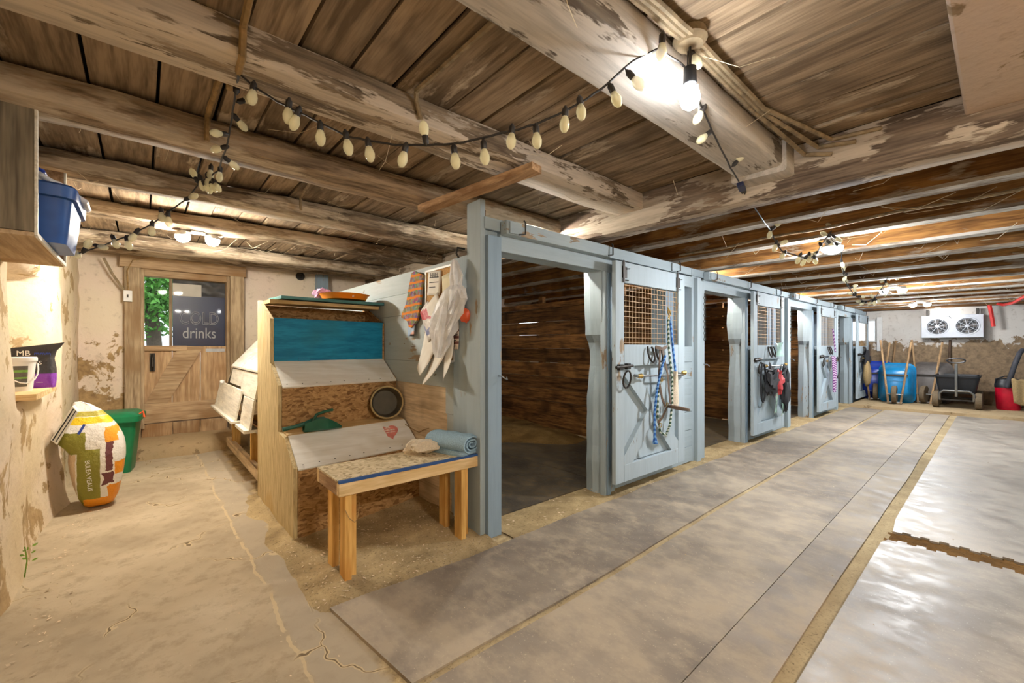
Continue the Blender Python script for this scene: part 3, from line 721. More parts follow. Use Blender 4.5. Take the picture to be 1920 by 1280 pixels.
partition(7.86, 'dark plank partition between the second and third stalls')
partition(10.92, 'dark plank partition between the third and last stalls')
# blue side partition facing the bench
p = thing('side_partition', 'pale blue and bare plank side wall of the first stall behind the bench', 'partition', (1.78, 2.46, 0))
z = 0.0
hs = [.2, .2, .19, .2, .2, .19, .2, .2, .19, .18]
for k, h in enumerate(hs):
    z1 = z+h
    if 1 <= k <= 4 or k == 0:
        ys = 2.72+.02*k
        plank(p, M['blue_y'], 'y', 2.5, ys-.002, -.022+1.78, 1.78+.02, z+.001, z1-.0005, 'plank', .0015)
        plank(p, M['raw_y'], 'y', ys, 4.6, -.022+1.78, 1.78+.02, z+.001, z1-.0005, 'plank', .002)
    else: plank(p, M['blue_y'], 'y', 2.5, YB-.02, -.022+1.78, 1.78+.02, z+.001, z1-.0005, 'plank', .0015)
    z = z1
MB().box(1.735, 1.757, 2.47, 2.66, 0, 1.95).build('corner_board', M['blue_z'], p, world=True, bevel=.003)
MB().box(1.722, 1.765, 2.31, 2.468, 0, 2.3).build('corner_post', M['blue_z'], p, world=True, bevel=.004)
MB().box(1.79, 1.9, 2.3+.18, 2.56, 0, 2.3).build('corner_post_inner', M['stall_wood'], p, world=True, bevel=.004)
# stray board resting over the corner post
m = MB(); m.bar((1.46, 2.62, 2.245), (1.62, 1.66, 2.272), .085, .04); o = m.build('loose_board', M['lumber_y']); tag(o, 'loose bare board wedged under the beams above the corner post', 'board')
# stall floors and bedding
for i, X0 in enumerate(X0S):
    x1 = (X0S[i+1]-.2) if i < 3 else XF-.05
    half = (X0+x1)/2
    pieces = ((X0-.02, half, 2.52, 4.3), (half+.008, x1-.05, 2.52, 4.3), (X0-.02, x1-.05, 4.308, 6.7))
    for k, (a, b, c, d) in enumerate(pieces):
        MBm = MB().box(a, b, c, d, 0, .014); o = MBm.build('stall_mat', M['mat_dark'])
        tag(o, 'dark rubber mat in the %s stall, %s' % (ordn[i], ('front left', 'front right', 'at the back')[k]), 'mat', group='stall floor mats')
    def bed(x, y, a=X0-.05, b=x1-.02):
        e = min(1, max(0, (y-3.7-.5*nz(x, 2, 0, 1.3)-.35*(b-x))/.7)); e2 = min(1, max(0, (b-x)/.01))
        return (x, y, .0+e*(.1+.06*nz(x, y, i, 2)+.02*nz(x, y, 2, 9)))
    m = MB(); m.grid(bed, frange(X0, x1-.06, .1), frange(3.2, YB-.05, .1)); o = m.build('bedding', M['bedding'], smooth=True); tag(o, 'straw and shavings bedding heaped at the back of the %s stall' % ordn[i], 'bedding', kind='stuff')
# ---- sliding stall doors
def make_door():
    d = thing('stall_door', 'x', 'door', (0, 0, 0), group='sliding stall doors with wire windows')
    def b(name, mat, *q, bevel=.004): return MB().box(*q).build(name, mat, d, bevel=bevel)
    T0, T1 = -.135, -.095
    b('stile', M['blue_door'], 0, .125, T0, T1, .12, 2.04); b('stile', M['blue_door'], 1.07, 1.2, T0, T1, .12, 2.04)
    b('top_rail', M['blue_door'], .127, 1.068, T0, T1, 1.86, 2.04); b('mid_rail', M['blue_door'], .127, 1.068, T0, T1, 1.13, 1.32)
    b('bottom_rail', M['blue_door'], .127, 1.068, T0, T1, .12, .27)
    b('panel', M['blue_door'], .127, 1.068, T1+.004, T1+.016, .272, 1.128, bevel=0)
    z0, z1, xa, xb = .27, 1.13, .127, 1.068
    w = .13
    MB().prism([(xa, z0), (xa+w, z0), (xb, z1-w*.6), (xb, z1), (xb-w, z1), (xa, z0+w*.6)], T0+.002, T1+.003).build('brace', M['blue_door'], d)
    cx, cz = (xa+xb)/2, (z0+z1)/2
    MB().prism([(xb, z0), (xb, z0+w*.6), (cx+.075, cz+.005), (cx-.015, cz-.075), (xb-w, z0)], T0+.002, T1+.003).build('brace', M['blue_door'], d)
    MB().prism([(xa, z1), (xa, z1-w*.6), (cx-.075, cz-.005), (cx+.015, cz+.075), (xa+w, z1)], T0+.002, T1+.003).build('brace', M['blue_door'], d)
    m = MB(); n = 19
    for k in range(n): x = .13+.935*k/(n-1); m.bar((x, -.112, 1.32), (x, -.112, 1.86), .0035, .0035)
    for k in range(12): z = 1.335+.51*k/11; m.bar((.127, -.116, z), (1.068, -.116, z), .0035, .0035)
    m.build('wire_mesh', M['wire'], d)
    for x in (.12, 1.05):
        mm = MB(); mm.box(x-.03, x+.04, T0-.006, T0, 1.9, 2.0); mm.box(x-.025, x+.0, T0-.012, T0-.006, 1.86, 2.05); mm.tube([(x+.03, T0-.008, 1.98), (x+.07, T0-.012, 1.985)], .005, 5); mm.tube([(x+.0, T0-.008, 1.88), (x+.05, T0-.012, 1.88)], .005, 5)
        mm.build('hanger_strap', M['dark_metal'], d)
    mm = MB(); mm.tube([(-.02, T0-.02, 1.125), (.22, T0-.02, 1.135)], .014, 6); mm.box(.02, .07, T0-.03, T0, 1.1, 1.15); mm.box(.13, .18, T0-.03, T0, 1.105, 1.155)
    lt = mm.build('slide_bolt', M['dark_metal'], d)
    MB().tube([(.1+.055*math.cos(a), T0-.045-.01*math.sin(a), 1.02+.075*math.sin(a)) for a in [2*math.pi*k/14 for k in range(14)]], .008, 6, closed=True).build('pull_ring', M['dark_metal'], lt)
    mm = MB(); mm.tube([(.26, T0-.045, 1.04), (1.1, T0-.045, 1.02)], .009, 6); mm.tube([(.28, T0, 1.045), (.28, T0-.05, 1.04)], .014, 6); mm.tube([(1.08, T0, 1.03), (1.08, T0-.05, 1.02)], .014, 6)
    tb = mm.build('tack_bar', M['steel'], d)
    for x in (.3, 1.09):
        q = MB(); q.lathe([(.012, -.03), (.022, -.01), (.014, .0), (.024, .02), (.01, .045)], 8, Matrix.Translation((x, T0-.045, 1.04)) @ Matrix.Rotation(R(90), 4, 'Y')); q.build('bar_knob', M['brass'], tb)
    for x in (.5, .64):
        pts = [(x-.045+(.01 if a else 0), T0-.02-.05*t, 1.33-.16*t) for a, t in ((0, -.3), (0, .2), (0, .6))]
        mm = MB(); mm.tube([(x+.05*math.sin(a)*1.0, T0-.035-.02*math.cos(a), 1.24-.08*math.cos(a)) for a in [R(-140+280*k/12) for k in range(13)]], .009, 6)
        mm.build('horseshoe_hook', M['dark_metal'], d)
    return d
dr = make_door(); sdoors = []
for i, X0 in enumerate(X0S):
    lab = ['sliding pale blue stall door hung with a leather halter and blue rope', 'sliding pale blue stall door hung with a fly mask and bags', 'sliding pale blue stall door hung with a purple lead rope', 'sliding pale blue stall door beside the far window'][i]
    o = dr if i == 0 else dup(dr)
    o.location = (X0+1.165, YF, 0); o['label'] = lab; sdoors.append(o)
# ---- tack on the first door (world coordinates, door face at y = 2.165)
def solid(name, mb, mat, label, cat, group=None, smooth=True, loc=None, parts=()):
    o = mb.build(name, mat, smooth=smooth); return tag(o, label, cat, group)
def strap(pts, w, t=.004):
    m = MB()
    for a, b in zip(pts[:-1], pts[1:]): m.bar(a, b, t, w, up=(0, 1, 0)) if False else m.bar(a, b, w, t, up=(0, -1, 0))
    return m
D1 = 2.3-.135
def wav(p0, p1, n, amp, seed): 
    p0 = Vector(p0); p1 = Vector(p1)
    return [p0.lerp(p1, k/n)+Vector((amp*nz(k*.5, seed), amp*.3*nz(k*.5, seed+9)-amp*.2, 0)) for k in range(n+1)]
solid('lead_rope', MB().tube(wav((3.885, D1-.03, 1.6), (3.97, D1-.04, 1.05), 8, .02, 3)+wav((3.97, D1-.05, 1.0), (3.95, D1-.06, .95), 2, 0, 1), .012, 6), M['rope_blue'], 'blue lead rope clipped to the wire of the first stall door', 'rope', 'lead ropes')
solid('lead_rope', MB().tube([(3.86, D1-.03, 1.58), (3.86, D1-.035, 1.3), (3.9, D1-.05, 1.0), (3.88, D1-.06, .75), (3.84, D1-.06, .55), (3.76, D1-.06, .46), (3.67, D1-.055, .5), (3.62, D1-.055, .66), (3.62, D1-.06, .85), (3.66, D1-.06, 1.0)], .012, 6), M['rope_green'], 'green and white lead rope looped down the first stall door', 'rope', 'lead ropes')
solid('lead_rope', MB().tube([(3.7, D1-.09, 1.22), (3.63, D1-.09, 1.1), (3.56, D1-.085, .9), (3.53, D1-.08, .7), (3.53, D1-.08, .5), (3.54, D1-.08, .42)], [.012]*4+[.012, .026], 6), M['rope_blue'], 'blue knotted rope hanging from the horseshoe hook of the first stall door', 'rope', 'lead ropes')
m = MB(); m.tube([(3.86, D1-.03, 1.66), (3.84, D1-.04, 1.63), (3.86, D1-.045, 1.6), (3.89, D1-.04, 1.62), (3.87, D1-.035, 1.66), (3.85, D1-.03, 1.68)], .008, 6); m.tube([(3.87, D1-.035, 1.6), (3.87, D1-.035, 1.56)], .011, 6)
solid('snap_clip', m, M['brass'], 'brass snap clip hooked in the wire of the first stall door', 'clip')
h = thing('halter', 'brown leather halter hanging on the first stall door', 'halter', (3.7, D1-.07, .62))
def lp(*q): return [Vector((x-3.7, y-(D1-.07), z-.62)) for x, y, z in q]
strap(lp((3.66, D1-.06, 1.27), (3.6, D1-.08, 1.0), (3.66, D1-.08, .82), (3.7, D1-.09, .74)), .028).build('cheek_strap', M['leather'], h)
strap(lp((3.7, D1-.06, 1.27), (3.74, D1-.09, 1.05), (3.76, D1-.1, .85), (3.76, D1-.11, .76)), .028).build('cheek_strap', M['leather'], h)
m = MB(); m.tube(lp(*[(3.84+.14*math.cos(a), D1-.15-.07*math.sin(a), .72-.03*math.cos(a)) for a in [2*math.pi*k/16 for k in range(16)]]), .013, 6, closed=True); m.build('nose_band', M['leather'], h, smooth=True)
strap(lp((3.72, D1-.1, .74), (3.64, D1-.09, .64), (3.58, D1-.08, .6)), .026).build('chin_strap', M['leather'], h)
strap(lp((3.58, D1-.06, 1.3), (3.68, D1-.07, 1.28), (3.78, D1-.06, 1.3)), .03).build('crown_strap', M['leather'], h)
for x, z in ((3.72, .76), (3.62, 1.0), (3.6, .58)): MB().tube(lp(*[(x+.018*math.cos(a), D1-.1, z+.018*math.sin(a)) for a in [2*math.pi*k/8 for k in range(8)]]), .005, 5, closed=True).build('buckle', M['brass'], h)
m = MB(); m.loft([[(3.96+w*math.cos(a), D1-.05+.025*math.sin(a), z) for a in [2*math.pi*k/8 for k in range(8)]] for z, w in ((1.06, .015), (.98, .03), (.85, .045), (.75, .05), (.7, .035))]); solid('cloth_rag', m, M['towel_white'], 'off-white rag hanging from the tack bar of the first stall door', 'rag')
# ---- tack on second door
D2 = D1; X2 = X0S[1]+1.165
def lump(c, sx, sy, sz, seed, n=18, mrow=12, amp=.45):
    m = MB(); rings = []
    for j in range(mrow+1):
        ph = -math.pi/2+math.pi*j/mrow; ring = []
        for k in range(n):
            a = 2*math.pi*k/n; d = Vector((math.cos(a)*math.cos(ph), math.sin(a)*math.cos(ph), math.sin(ph)))
            r = 1+amp*noise.noise(d*1.7+Vector((seed, seed*2, 0)))+amp*.6*noise.noise(d*4.2+Vector((seed*3, seed, 1)))
            ring.append((c[0]+d.x*sx*r, c[1]+d.y*sy*r, c[2]+d.z*sz*r))
        rings.append(ring)
    return m.loft(rings)
solid('fly_mask', lump((X2+.42, D2-.08, .84), .18, .05, .17, 3, amp=.8), M['black_web'], 'black fly mask bunched on the tack bar of the second stall door', 'mask')
solid('brush_bag', lump((X2+.66, D2-.09, .8), .12, .05, .15, 8, amp=.7), M['ink_red'], 'pinkish red grooming mitt on the second stall door', 'mitt')
solid('mesh_bag', lump((X2+.92, D2-.09, .72), .12, .05, .3, 5, amp=.6), M['black_web'], 'dark mesh bag hanging on the second stall door', 'bag')
solid('halter', MB().tube([(X2+.16+.09*math.cos(a), D2-.06, .82+.26*math.sin(a)) for a in [2*math.pi*k/16 for k in range(16)]], .012, 6, closed=True), M['black_web'], 'black webbing halter looped left on the second stall door', 'halter')
m = MB(); m.grid(lambda u, v: (X2+.55+.2*u+.04*v*u, D2-.04-.03*math.sin(3*v+2*u)-.02, .78-.42*v+.05*nz(u*3, v*3)), frange(0, 1, .12), frange(0, 1, .1)); solid('plastic_bag', m, M['film_green'], 'clear greenish plastic bag dangling below the mitt on the second stall door', 'bag')
m = MB(); m.grid(lambda u, v: (X2+.82+.28*u*(.4+.6*v), D2-.04-.03*math.sin(3*v+2*u)-.02, .52-.22*v+.05*nz(u*3, v*3, 4)), frange(0, 1, .12), frange(0, 1, .1)); solid('plastic_bag', m, M['film_green'], 'small clear plastic bag below the dark mesh bag', 'bag')
m = MB(); m.grid(lambda u, v: (X2+.72+.3*u, D2-.035-.02*math.sin(4*v+3*u), 1.36-.2*v+.02*nz(u*3, v*3, 7)), frange(0, 1, .12), frange(0, 1, .12)); solid('plastic_wrapper', m, M['film_green'], 'crumpled pale green wrapper tucked behind the horseshoe hook of the second stall door', 'wrapper')
m = MB(); m.tube([(X2+.16, D2-.1, 1.0), (X2+.4, D2-.1, .97), (X2+.6, D2-.1, .9), (X2+.8, D2-.1, .93), (X2+.95, D2-.1, 1.0)], .012, 6); solid('webbing_strap', m, M['black_web'], 'black strap slung across the tack bar of the second stall door', 'strap')
# third door
X3 = X0S[2]+1.165
solid('lead_rope', MB().tube([(X3+.72, D1-.04, 1.64), (X3+.8, D1-.05, 1.4), (X3+.86, D1-.05, 1.2)], .014, 6), M['rope_purple'], 'short end of the purple rope clipped to the wire of the third stall door', 'rope', 'lead ropes')
m = MB()
for k in range(4): m.tube([(X3+.55+.06*k, D1-.07, 1.12), (X3+.56+.055*k, D1-.09, .8), (X3+.6+.03*k, D1-.08, .48-.03*(k % 2))], .018, 6)
solid('lead_rope', m, M['rope_purple'], 'purple and white lead rope coiled on the third stall door', 'rope', 'lead ropes')
solid('halter', MB().tube([(X3+.95+.12*math.cos(a), D1-.07, .9+.2*math.sin(a)) for a in [2*math.pi*k/16 for k in range(16)]], .014, 6, closed=True), M['black_web'], 'dark halter right of the purple rope on the third stall door', 'halter')
solid('halter', MB().tube([(X3+.4+.09*math.cos(a), D1-.07, 1.0+.13*math.sin(a)) for a in [2*math.pi*k/16 for k in range(16)]], .012, 6, closed=True), M['steel'], 'pale rope halter left of the purple rope on the third stall door', 'halter')
X4 = X0S[3]+1.165
solid('halter', lump((X4+.55, D1-.07, 1.0), .28, .05, .2, 12, amp=.7), M['black_web'], 'tangled black halter on the last stall door', 'halter')
solid('feed_hat', lump((X4+.42, D1-.1, .68), .17, .07, .3, 2, amp=.2), M['burlap'], 'tan straw hat hanging on the last stall door', 'hat')
# ---- things in the stalls
def tote(loc, rz, w, d, h, mat, lid, label, name='storage_tote'):
    t = thing(name, label, 'tote', loc, rz)
    MB().loft([[(x*s, y*s, z) for x, y in rrect(w, d, .05, 3)] for z, s in ((0, .86), (h*.5, .93), (h, 1))]).build('tub', mat, t, smooth=True)
    MB().loft([[(x*s, y*s, z) for x, y in rrect(w, d, .05, 3)] for z, s in ((h-.03, 1.04), (h+.015, 1.04), (h+.03, .95))]).build('lid', lid, t, smooth=True)
    return t
tote((8.85, 3.3, .014), R(5), .7, .45, .22, M['white'], M['black'], 'low white tote at the bottom of the stack in the third stall')
tote((8.85, 3.3, .264), R(3), .68, .45, .2, M['black'], M['red_plastic'], 'black tote with red lid in the middle of the stack in the third stall')
tote((8.86, 3.3, .494), R(6), .68, .45, .48, M['blue_plastic'], M['blue_plastic'], 'tall blue tote on top of the stack in the third stall')
tk = thing('feed_bucket', 'purple bucket in the second stall', 'bucket', (7.35, 4.2, .12))
MB().lathe([(.14, 0), (.19, .36), (.2, .37), (.18, .37), (.13, .02)], 18).build('bucket_body', M['purple'], tk, smooth=True)
MB().tube([(.19*math.cos(a), .02, .36+.2*math.sin(a)) for a in [math.pi*k/10 for k in range(11)]], .005, 5).build('bail', M['steel'], tk)
tk = thing('step_stool', 'small black step stool inside the last stall opening', 'stool', (11.55, 2.56, .014))
m = MB(); m.box(-.2, .2, -.1, .1, .16, .2); m.build('tread', M['black'], tk, bevel=.01)
for sx in (-.19, .15): MB().box(sx, sx+.04, -.1, .1, 0, .16).build('leg', M['black'], tk)
m = MB(); m.box(11.66, 11.83, 2.5, 2.62, .214, .36); o = m.build('wood_block', M['lumber_x'], bevel=.006); tag(o, 'small bare wood block resting on the step stool in the last stall', 'block')
# ================================================================== FEED BIN
bn = thing('feed_bin', 'stepped strand board feed bin with a teal flap and white lids', 'feed bin', (1.26, 3.5, 0))
side = [(3.09, 0), (3.09, .488), (3.33, .653), (3.512, .675), (3.512, 1.015), (3.767, 1.174), (3.767, 1.522), (4.2, 1.70), (4.25, 1.70), (4.25, 0)]
MB().prism([(y, z) for y, z in side], .76, .785, 'yz').build('side_panel', M['osb_side'], bn, world=True)
KS = .12
def sk(x): return KS*(x-.785)/.96
def rowx(y0, z0, y1, z1, th, name, mat, x0=.787, x1=1.745, lift=0.0):
    """panel spanning the bin width between two profile points, skewed along x"""
    m = MB(); d = Vector((0, y1-y0, z1-z0)).normalized(); n = Vector((0, -d.z, d.y))*th
    if n.z < 0 and abs(n.z) > abs(n.y): n = -n
    if n.y > 0 and abs(n.y) >= abs(n.z): n = -n
    rings = []
    for x in (x0, x1):
        s = Vector((x, sk(x), 0))
        a = Vector((0, y0, z0))+s; b = Vector((0, y1, z1))+s
        rings.append([a, b, b+n, a+n])
    return m.loft(rings).build(name, mat, bn, world=True, bevel=.002)
rowx(3.105, .0, 3.105, .478, .014, 'front_panel', M['osb'])
rowx(3.075, .472, 3.345, .655, .014, 'lower_lid', M['bin_white'])
rowx(3.35, .655, 3.52, .672, .012, 'lid_ledge', M['lumber_x'])
rowx(3.525, .65, 3.525, 1.005, .014, 'middle_panel', M['osb'])
rowx(3.495, .99, 3.78, 1.175, .014, 'upper_lid', M['bin_white'])
rowx(3.79, 1.165, 3.785, 1.53, .018, 'teal_flap', M['teal'])
rowx(4.2, 1.17, 4.2, 1.66, .014, 'back_panel', M['osb'])
MB().prism([(y+sk(1.74), z) for y, z in side], 1.735, 1.752, 'yz').build('side_panel', M['osb'], bn, world=True)
rowx(3.8, 1.49, 4.2, 1.5, .01, 'inner_shelf', M['osb'])
m = MB(); m.loft([[(x, 3.86+sk(x)*.3, 1.695), (x, 4.34, 1.71), (x, 4.34, 1.735), (x, 3.86+sk(x)*.3, 1.72)] for x in (.86, 1.765)]); m.build('top_board', M['teal_dull'], bn, world=True, bevel=.002)
m = MB(); m.loft([[(x, 3.92+sk(x)*.3, 1.66), (x, 4.24, 1.665), (x, 4.24, 1.694), (x, 3.92+sk(x)*.3, 1.69)] for x in (.79, 1.73)]); m.build('top_rail', M['lumber_x'], bn, world=True)
for x in (.97, 1.47):
    MB().box(x, x+.09, 3.765+sk(x), 3.772+sk(x), 1.185, 1.215).build('flap_hinge', M['teal'], bn, world=True)
m = MB()
for k in range(9):
    x = .82+.11*k
    for yy, zz in ((3.5, .995), (3.085, .48)):
        d = .012; m.lathe([(.0045, 0), (.0045, .003), (0.001, .004)], 6, Matrix.Translation((x, yy+sk(x)+d-.008, zz+d*.65+.016)))
m.build('screw_heads', M['dark_metal'], bn, world=True)
# heart sticker: rounded heart with lettering, on the lower lid
hn = Vector((0, -.183, .27)).normalized(); hu = Vector((0, .27, .183)).normalized()
hc = Vector((1.545, 3.075+sk(1.545)+.17, .472+.115))+hn*.0155
pts = []
for k in range(28):
    a = 2*math.pi*k/28; x = 16*math.sin(a)**3; y = 13*math.cos(a)-5*math.cos(2*a)-2*math.cos(3*a)-math.cos(4*a)
    pts.append((x/16*.085, y/16*.09))
st = thing('heart_sticker', 'faded red heart-shaped sticker on the lower bin lid', 'sticker', tuple(hc))
m = MB(); m.loft([[Vector((1, 0, 0))*x+hu*y for x, y in pts], [Vector((1, 0, 0))*x+hu*y+hn*.001 for x, y in pts]]); m.build('sticker_face', flat('faded_red', C(222, 132, 122), .5, var=.15), st)
Rt = Matrix((( 1, 0, 0), (0, hu.y, hn.y), (0, hu.z, hn.z)))
for w_, y_, h_ in ((.05, .035, .012), (.11, .008, .014), (.1, -.014, .008)):
    m = MB(); m.quad(*[Vector((1, 0, 0))*x+hu*y+hn*.0016 for x, y in ((-w_/2, y_), (w_/2, y_), (w_/2, y_+h_), (-w_/2, y_+h_))]); m.build('print_line', flat('faded_white', C(238, 206, 190), .6, scale=90, var=.2), st)
# items on the bin
tr = thing('orange_tray', 'orange plastic tray on top of the feed bin', 'tray', (1.44, 4.06, 1.737))
MB().lathe([(.0, 0), (.19, 0), (.215, .045), (.225, .05), (.205, .045), (.185, .012), (0, .012)], 28).build('tray_body', M['orange'], tr, smooth=True)
text('#', .03, M['ink_white'], 'print_mark', tr, (0, -.214, .022), ROT_NEGY, .001)
solid('pink_bag', lump((1.28, 4.2, 1.79), .07, .05, .06, 4, amp=.6), M['pink'], 'small pink patterned bag behind the orange tray', 'bag')
sp = thing('feed_scoop', 'dark green plastic feed scoop on the lower bin ledge', 'scoop', (.98, 3.38, .672))
m = MB(); rings = []
for t, w, h in ((0, .035, .06), (.08, .055, .085), (.16, .06, .085), (.22, .05, .05), (.27, .025, .012)):
    rings.append([(t-.08, -w, .005+h), (t-.08, -w*.9, .012), (t-.08, -w*.5, 0), (t-.08, w*.5, 0), (t-.08, w*.9, .012), (t-.08, w, .005+h), (t-.08, w*.85, .005+h), (t-.08, w*.4, .01), (t-.08, -w*.4, .01), (t-.08, -w*.85, .005+h)])
m.loft(rings); m.build('scoop_bowl', M['scoop'], sp, smooth=False)
m = MB(); m.tube([(-.08, 0, .06), (-.15, 0, .045), (-.22, 0, .035)], [.016, .014, .016], 8); m.build('grip', M['scoop'], sp, smooth=True)
m = MB(); m.tube([(-.01, 0, .01), (-.01, 0, .08), (.01, 0, .12), (.06, 0, .135), (.13, 0, .145)], .011, 7); m.build('top_handle', M['scoop'], sp, smooth=True)
pn = thing('feed_pan', 'round black rubber feed pan standing on the bin ledge', 'pan', (1.605, 3.44, .675))
Mx = Matrix.Translation((0, .06, .145)) @ Matrix.Rotation(R(-12), 4, 'Z') @ Matrix.Rotation(R(82), 4, 'X')
MB().lathe([(.0, -.09), (.115, -.09), (.135, -.02), (.141, 0), (.128, .0), (.122, -.02), (.105, -.078), (.0, -.078)], 28, Mx).build('pan_body', M['pan'], pn, smooth=True)
MB().tube([Mx @ Vector((.136*math.cos(a), .136*math.sin(a), .003)) for a in [2*math.pi*k/28 for k in range(28)]], .008, 6, closed=True).build('pan_rim', M['pan_rim'], pn, smooth=True)
solid('twine', MB().tube([(1.7, 3.35, .64), (1.735, 3.28, .6), (1.75, 3.2, .585), (1.752, 3.12, .62), (1.755, 3.05, .64)], .004, 5), M['cable'], 'loop of tan twine trailing off the bin ledge by the pan', 'twine')
# ================================================================== WHITE HOPPER BEHIND THE BIN
hp = thing('hay_hopper', 'white panelled hopper on a timber stand behind the feed bin', 'hopper', (1.1, 5.3, 0))
def hq(name, mat, pts, th=(.018, 0, 0)):
    m = MB(); m.loft([[Vector(p) for p in pts], [Vector(p)+Vector(th) for p in pts]]); return m.build(name, mat, hp, world=True, bevel=.002)
Y0, Y1 = 4.27, 6.3
hq('slope_lid', M['white_board'], [(.77, Y0, 1.07), (.77, 5.75, 1.07), (1.25, 5.75, 1.62), (1.25, Y0, 1.62)], (0, 0, .02))
hq('front_panel', M['white_board'], [(.78, Y0, 1.06), (.78, 5.0, 1.06), (.74, 5.0, .84), (.74, Y0, .84)])
hq('front_panel', M['white_board'], [(.78, 5.005, 1.06), (.78, 5.72, 1.06), (.75, 5.72, .9), (.75, 5.005, .9)])
hq('front_panel', M['white_board'], [(.735, Y0, .835), (.735, 4.74, .835), (.70, 4.74, .58), (.70, Y0, .58)])
hq('lower_flap', M['white_board'], [(.715, 4.75, .885), (.715, 6.2, .885), (.66, 6.2, .6), (.66, 4.75, .6)])
hq('lip', M['white_board'], [(.63, 4.74, .575), (.63, 6.3, .575), (.63, 6.3, .6), (.63, 4.74, .6)], (.12, 0, 0))
hq('lip', M['white_board'], [(.66, Y0, .55), (.66, 4.72, .55), (.66, 4.72, .578), (.66, Y0, .578)], (.12, 0, 0))
hq('end_panel', M['white_board'], [(.72, 6.22, .6), (.78, 5.74, 1.07), (1.25, 5.74, 1.6), (1.25, 6.22, .6)], (0, .015, 0))
hq('back_panel', M['raw_y'], [(1.25, Y0, .5), (1.25, 6.2, .5), (1.25, 6.2, 1.62), (1.25, Y0, 1.62)])
m = MB(); m.lathe([(.0, -.02), (.02, -.015), (.024, 0), (.02, .015), (0, .02)], 10, Matrix.Translation((.7, 5.9, .9))); m.build('knob', M['white'], hp, world=True)
for a, b in (((.84, 4.3), (.9, 4.38)), ((.84, 6.15), (.92, 6.25)), ((1.15, 4.3), (1.23, 4.4)), ((1.15, 6.1), (1.23, 6.2)), ((.84, 5.0), (.9, 5.07))):
    MB().box(a[0], b[0], a[1], b[1], .1, .6).build('leg', M['lumber_z'], hp, world=True)
MB().bar((.84, 4.25, .1), (.84, 6.5, .1), .05, .1).build('base_rail', M['raw_y'], hp, world=True)
MB().bar((.86, 4.55, .06), (1.2, 5.1, .42), .05, .03).build('brace', M['raw_y'], hp, world=True)
MB().bar((.9, 4.35, .16), (1.25, 4.9, .18), .1, .03).build('loose_slat', M['raw_y'], hp, world=True)
MB().bar((.84, 4.3, .52), (.84, 6.2, .52), .05, .08).build('top_rail', M['lumber_y'], hp, world=True)
# ================================================================== BENCH
be = thing('wooden_bench', 'bare lumber bench with a strand board top and blue painted edge', 'bench', (1.3, 2.5, 0))
bx0, bx1, by0, by1, bz = .80, 1.745, 2.34, 2.72, .575
MB().box(bx0, bx1, by0+.02, by1, bz-.012, bz).build('seat_board', M['osb_pale'], be, world=True, bevel=.002)
MB().box(bx0, bx1, by0-.002, by0+.019, bz-.014, bz+.001).build('edge_strip', M['blue_tape'], be, world=True)
MB().box(bx0, bx1, by0, by0+.038, bz-.085, bz-.015).build('apron', M['lumber_x'], be, world=True, bevel=.002)
MB().box(bx0, bx1, by1-.038, by1, bz-.085, bz-.013).build('apron', M['lumber_x'], be, world=True, bevel=.002)
MB().box(bx0, bx0+.038, by0+.039, by1-.039, bz-.085, bz-.013).build('end_apron', M['lumber_y'], be, world=True, bevel=.002)
MB().box(bx1-.038, bx1, by0+.039, by1-.039, bz-.085, bz-.013).build('end_apron', M['lumber_y'], be, world=True, bevel=.002)
for x in (.87, 1.63):
    for y in (by0+.003, by0+.20):
        MB().box(x-.038, x, y, y+.085, 0.0, bz-.087).build('leg', M['lumber_z'], be, world=True, bevel=.003)
    MB().box(x+.002, x+.04, by0+.04, by0+.12, 0.0, bz-.087).build('leg', M['lumber_z'], be, world=True, bevel=.003)
solid('twine', MB().tube([(.83, 2.335, .42), (.85, 2.325, .37), (.88, 2.325, .34), (.9, 2.335, .36), (.91, 2.335, .44)], .002, 4), M['cable'], 'thin twine hanging from the left bench leg', 'twine')
# towels
tw = thing('blue_towel', 'pale blue towel rolled up on the right end of the bench', 'towel', (1.635, 2.515, bz+.072))
m = MB(); rings = []
prof = []
N = 44
def spiral(scale, t):
    out = []
    for k in range(N):
        a = 2*math.pi*2.6*k/(N-1); r = .02+.072*k/(N-1)
        out.append((r*1.2*math.cos(a+1)*scale, r*.8*math.sin(a+1)*scale))
    return out
A = spiral(1, 0)
for j, y in enumerate(frange(-.18, .18, .036)):
    s = 1+.07*nz(j*.7, 3)+(-.12 if j in (0, 10) else 0)
    inner = [(x*s+.006*nz(k*.3, j*.5), z*s+.006*nz(k*.3, j*.5, 4)) for k, (x, z) in enumerate(A)]
    ring = [(x, z) for x, z in inner]
    nr = []
    for k, (x, z) in enumerate(ring):
        l = math.hypot(x, z)+1e-6; nr.append((x-x/l*.010, z-z/l*.010))
    rings.append([(x, y, z) for x, z in ring]+[(x, y, z) for x, z in nr[::-1]])
m.loft(rings); tb = m.build('towel_roll', M['towel_blue'], tw, smooth=True)
tw.rotation_euler = (0, 0, R(14))
m = MB(); m.loft([[(x*s+.006*nz(k, z, 0, .9), y*s+.006*nz(k, z, 5, .9), z) for k, (x, y) in enumerate(rrect(.2, .35, .04, 3))] for z, s in ((-.072, .96), (-.06, 1), (-.05, .97), (-.04, 1))]); m.build('towel_flap', M['towel_blue'], tw, smooth=True)
tw2 = thing('white_towel', 'off-white towel folded on the bench behind the blue one', 'towel', (1.47, 2.6, bz))
lump((0, 0, .045), .1, .09, .045, 6, 20, 10, .35).build('towel_folds', M['towel_white'], tw2, smooth=True)
lump((-.05, .04, .04), .08, .06, .05, 9, 20, 10, .4).build('towel_folds', M['towel_white'], tw2, smooth=True)
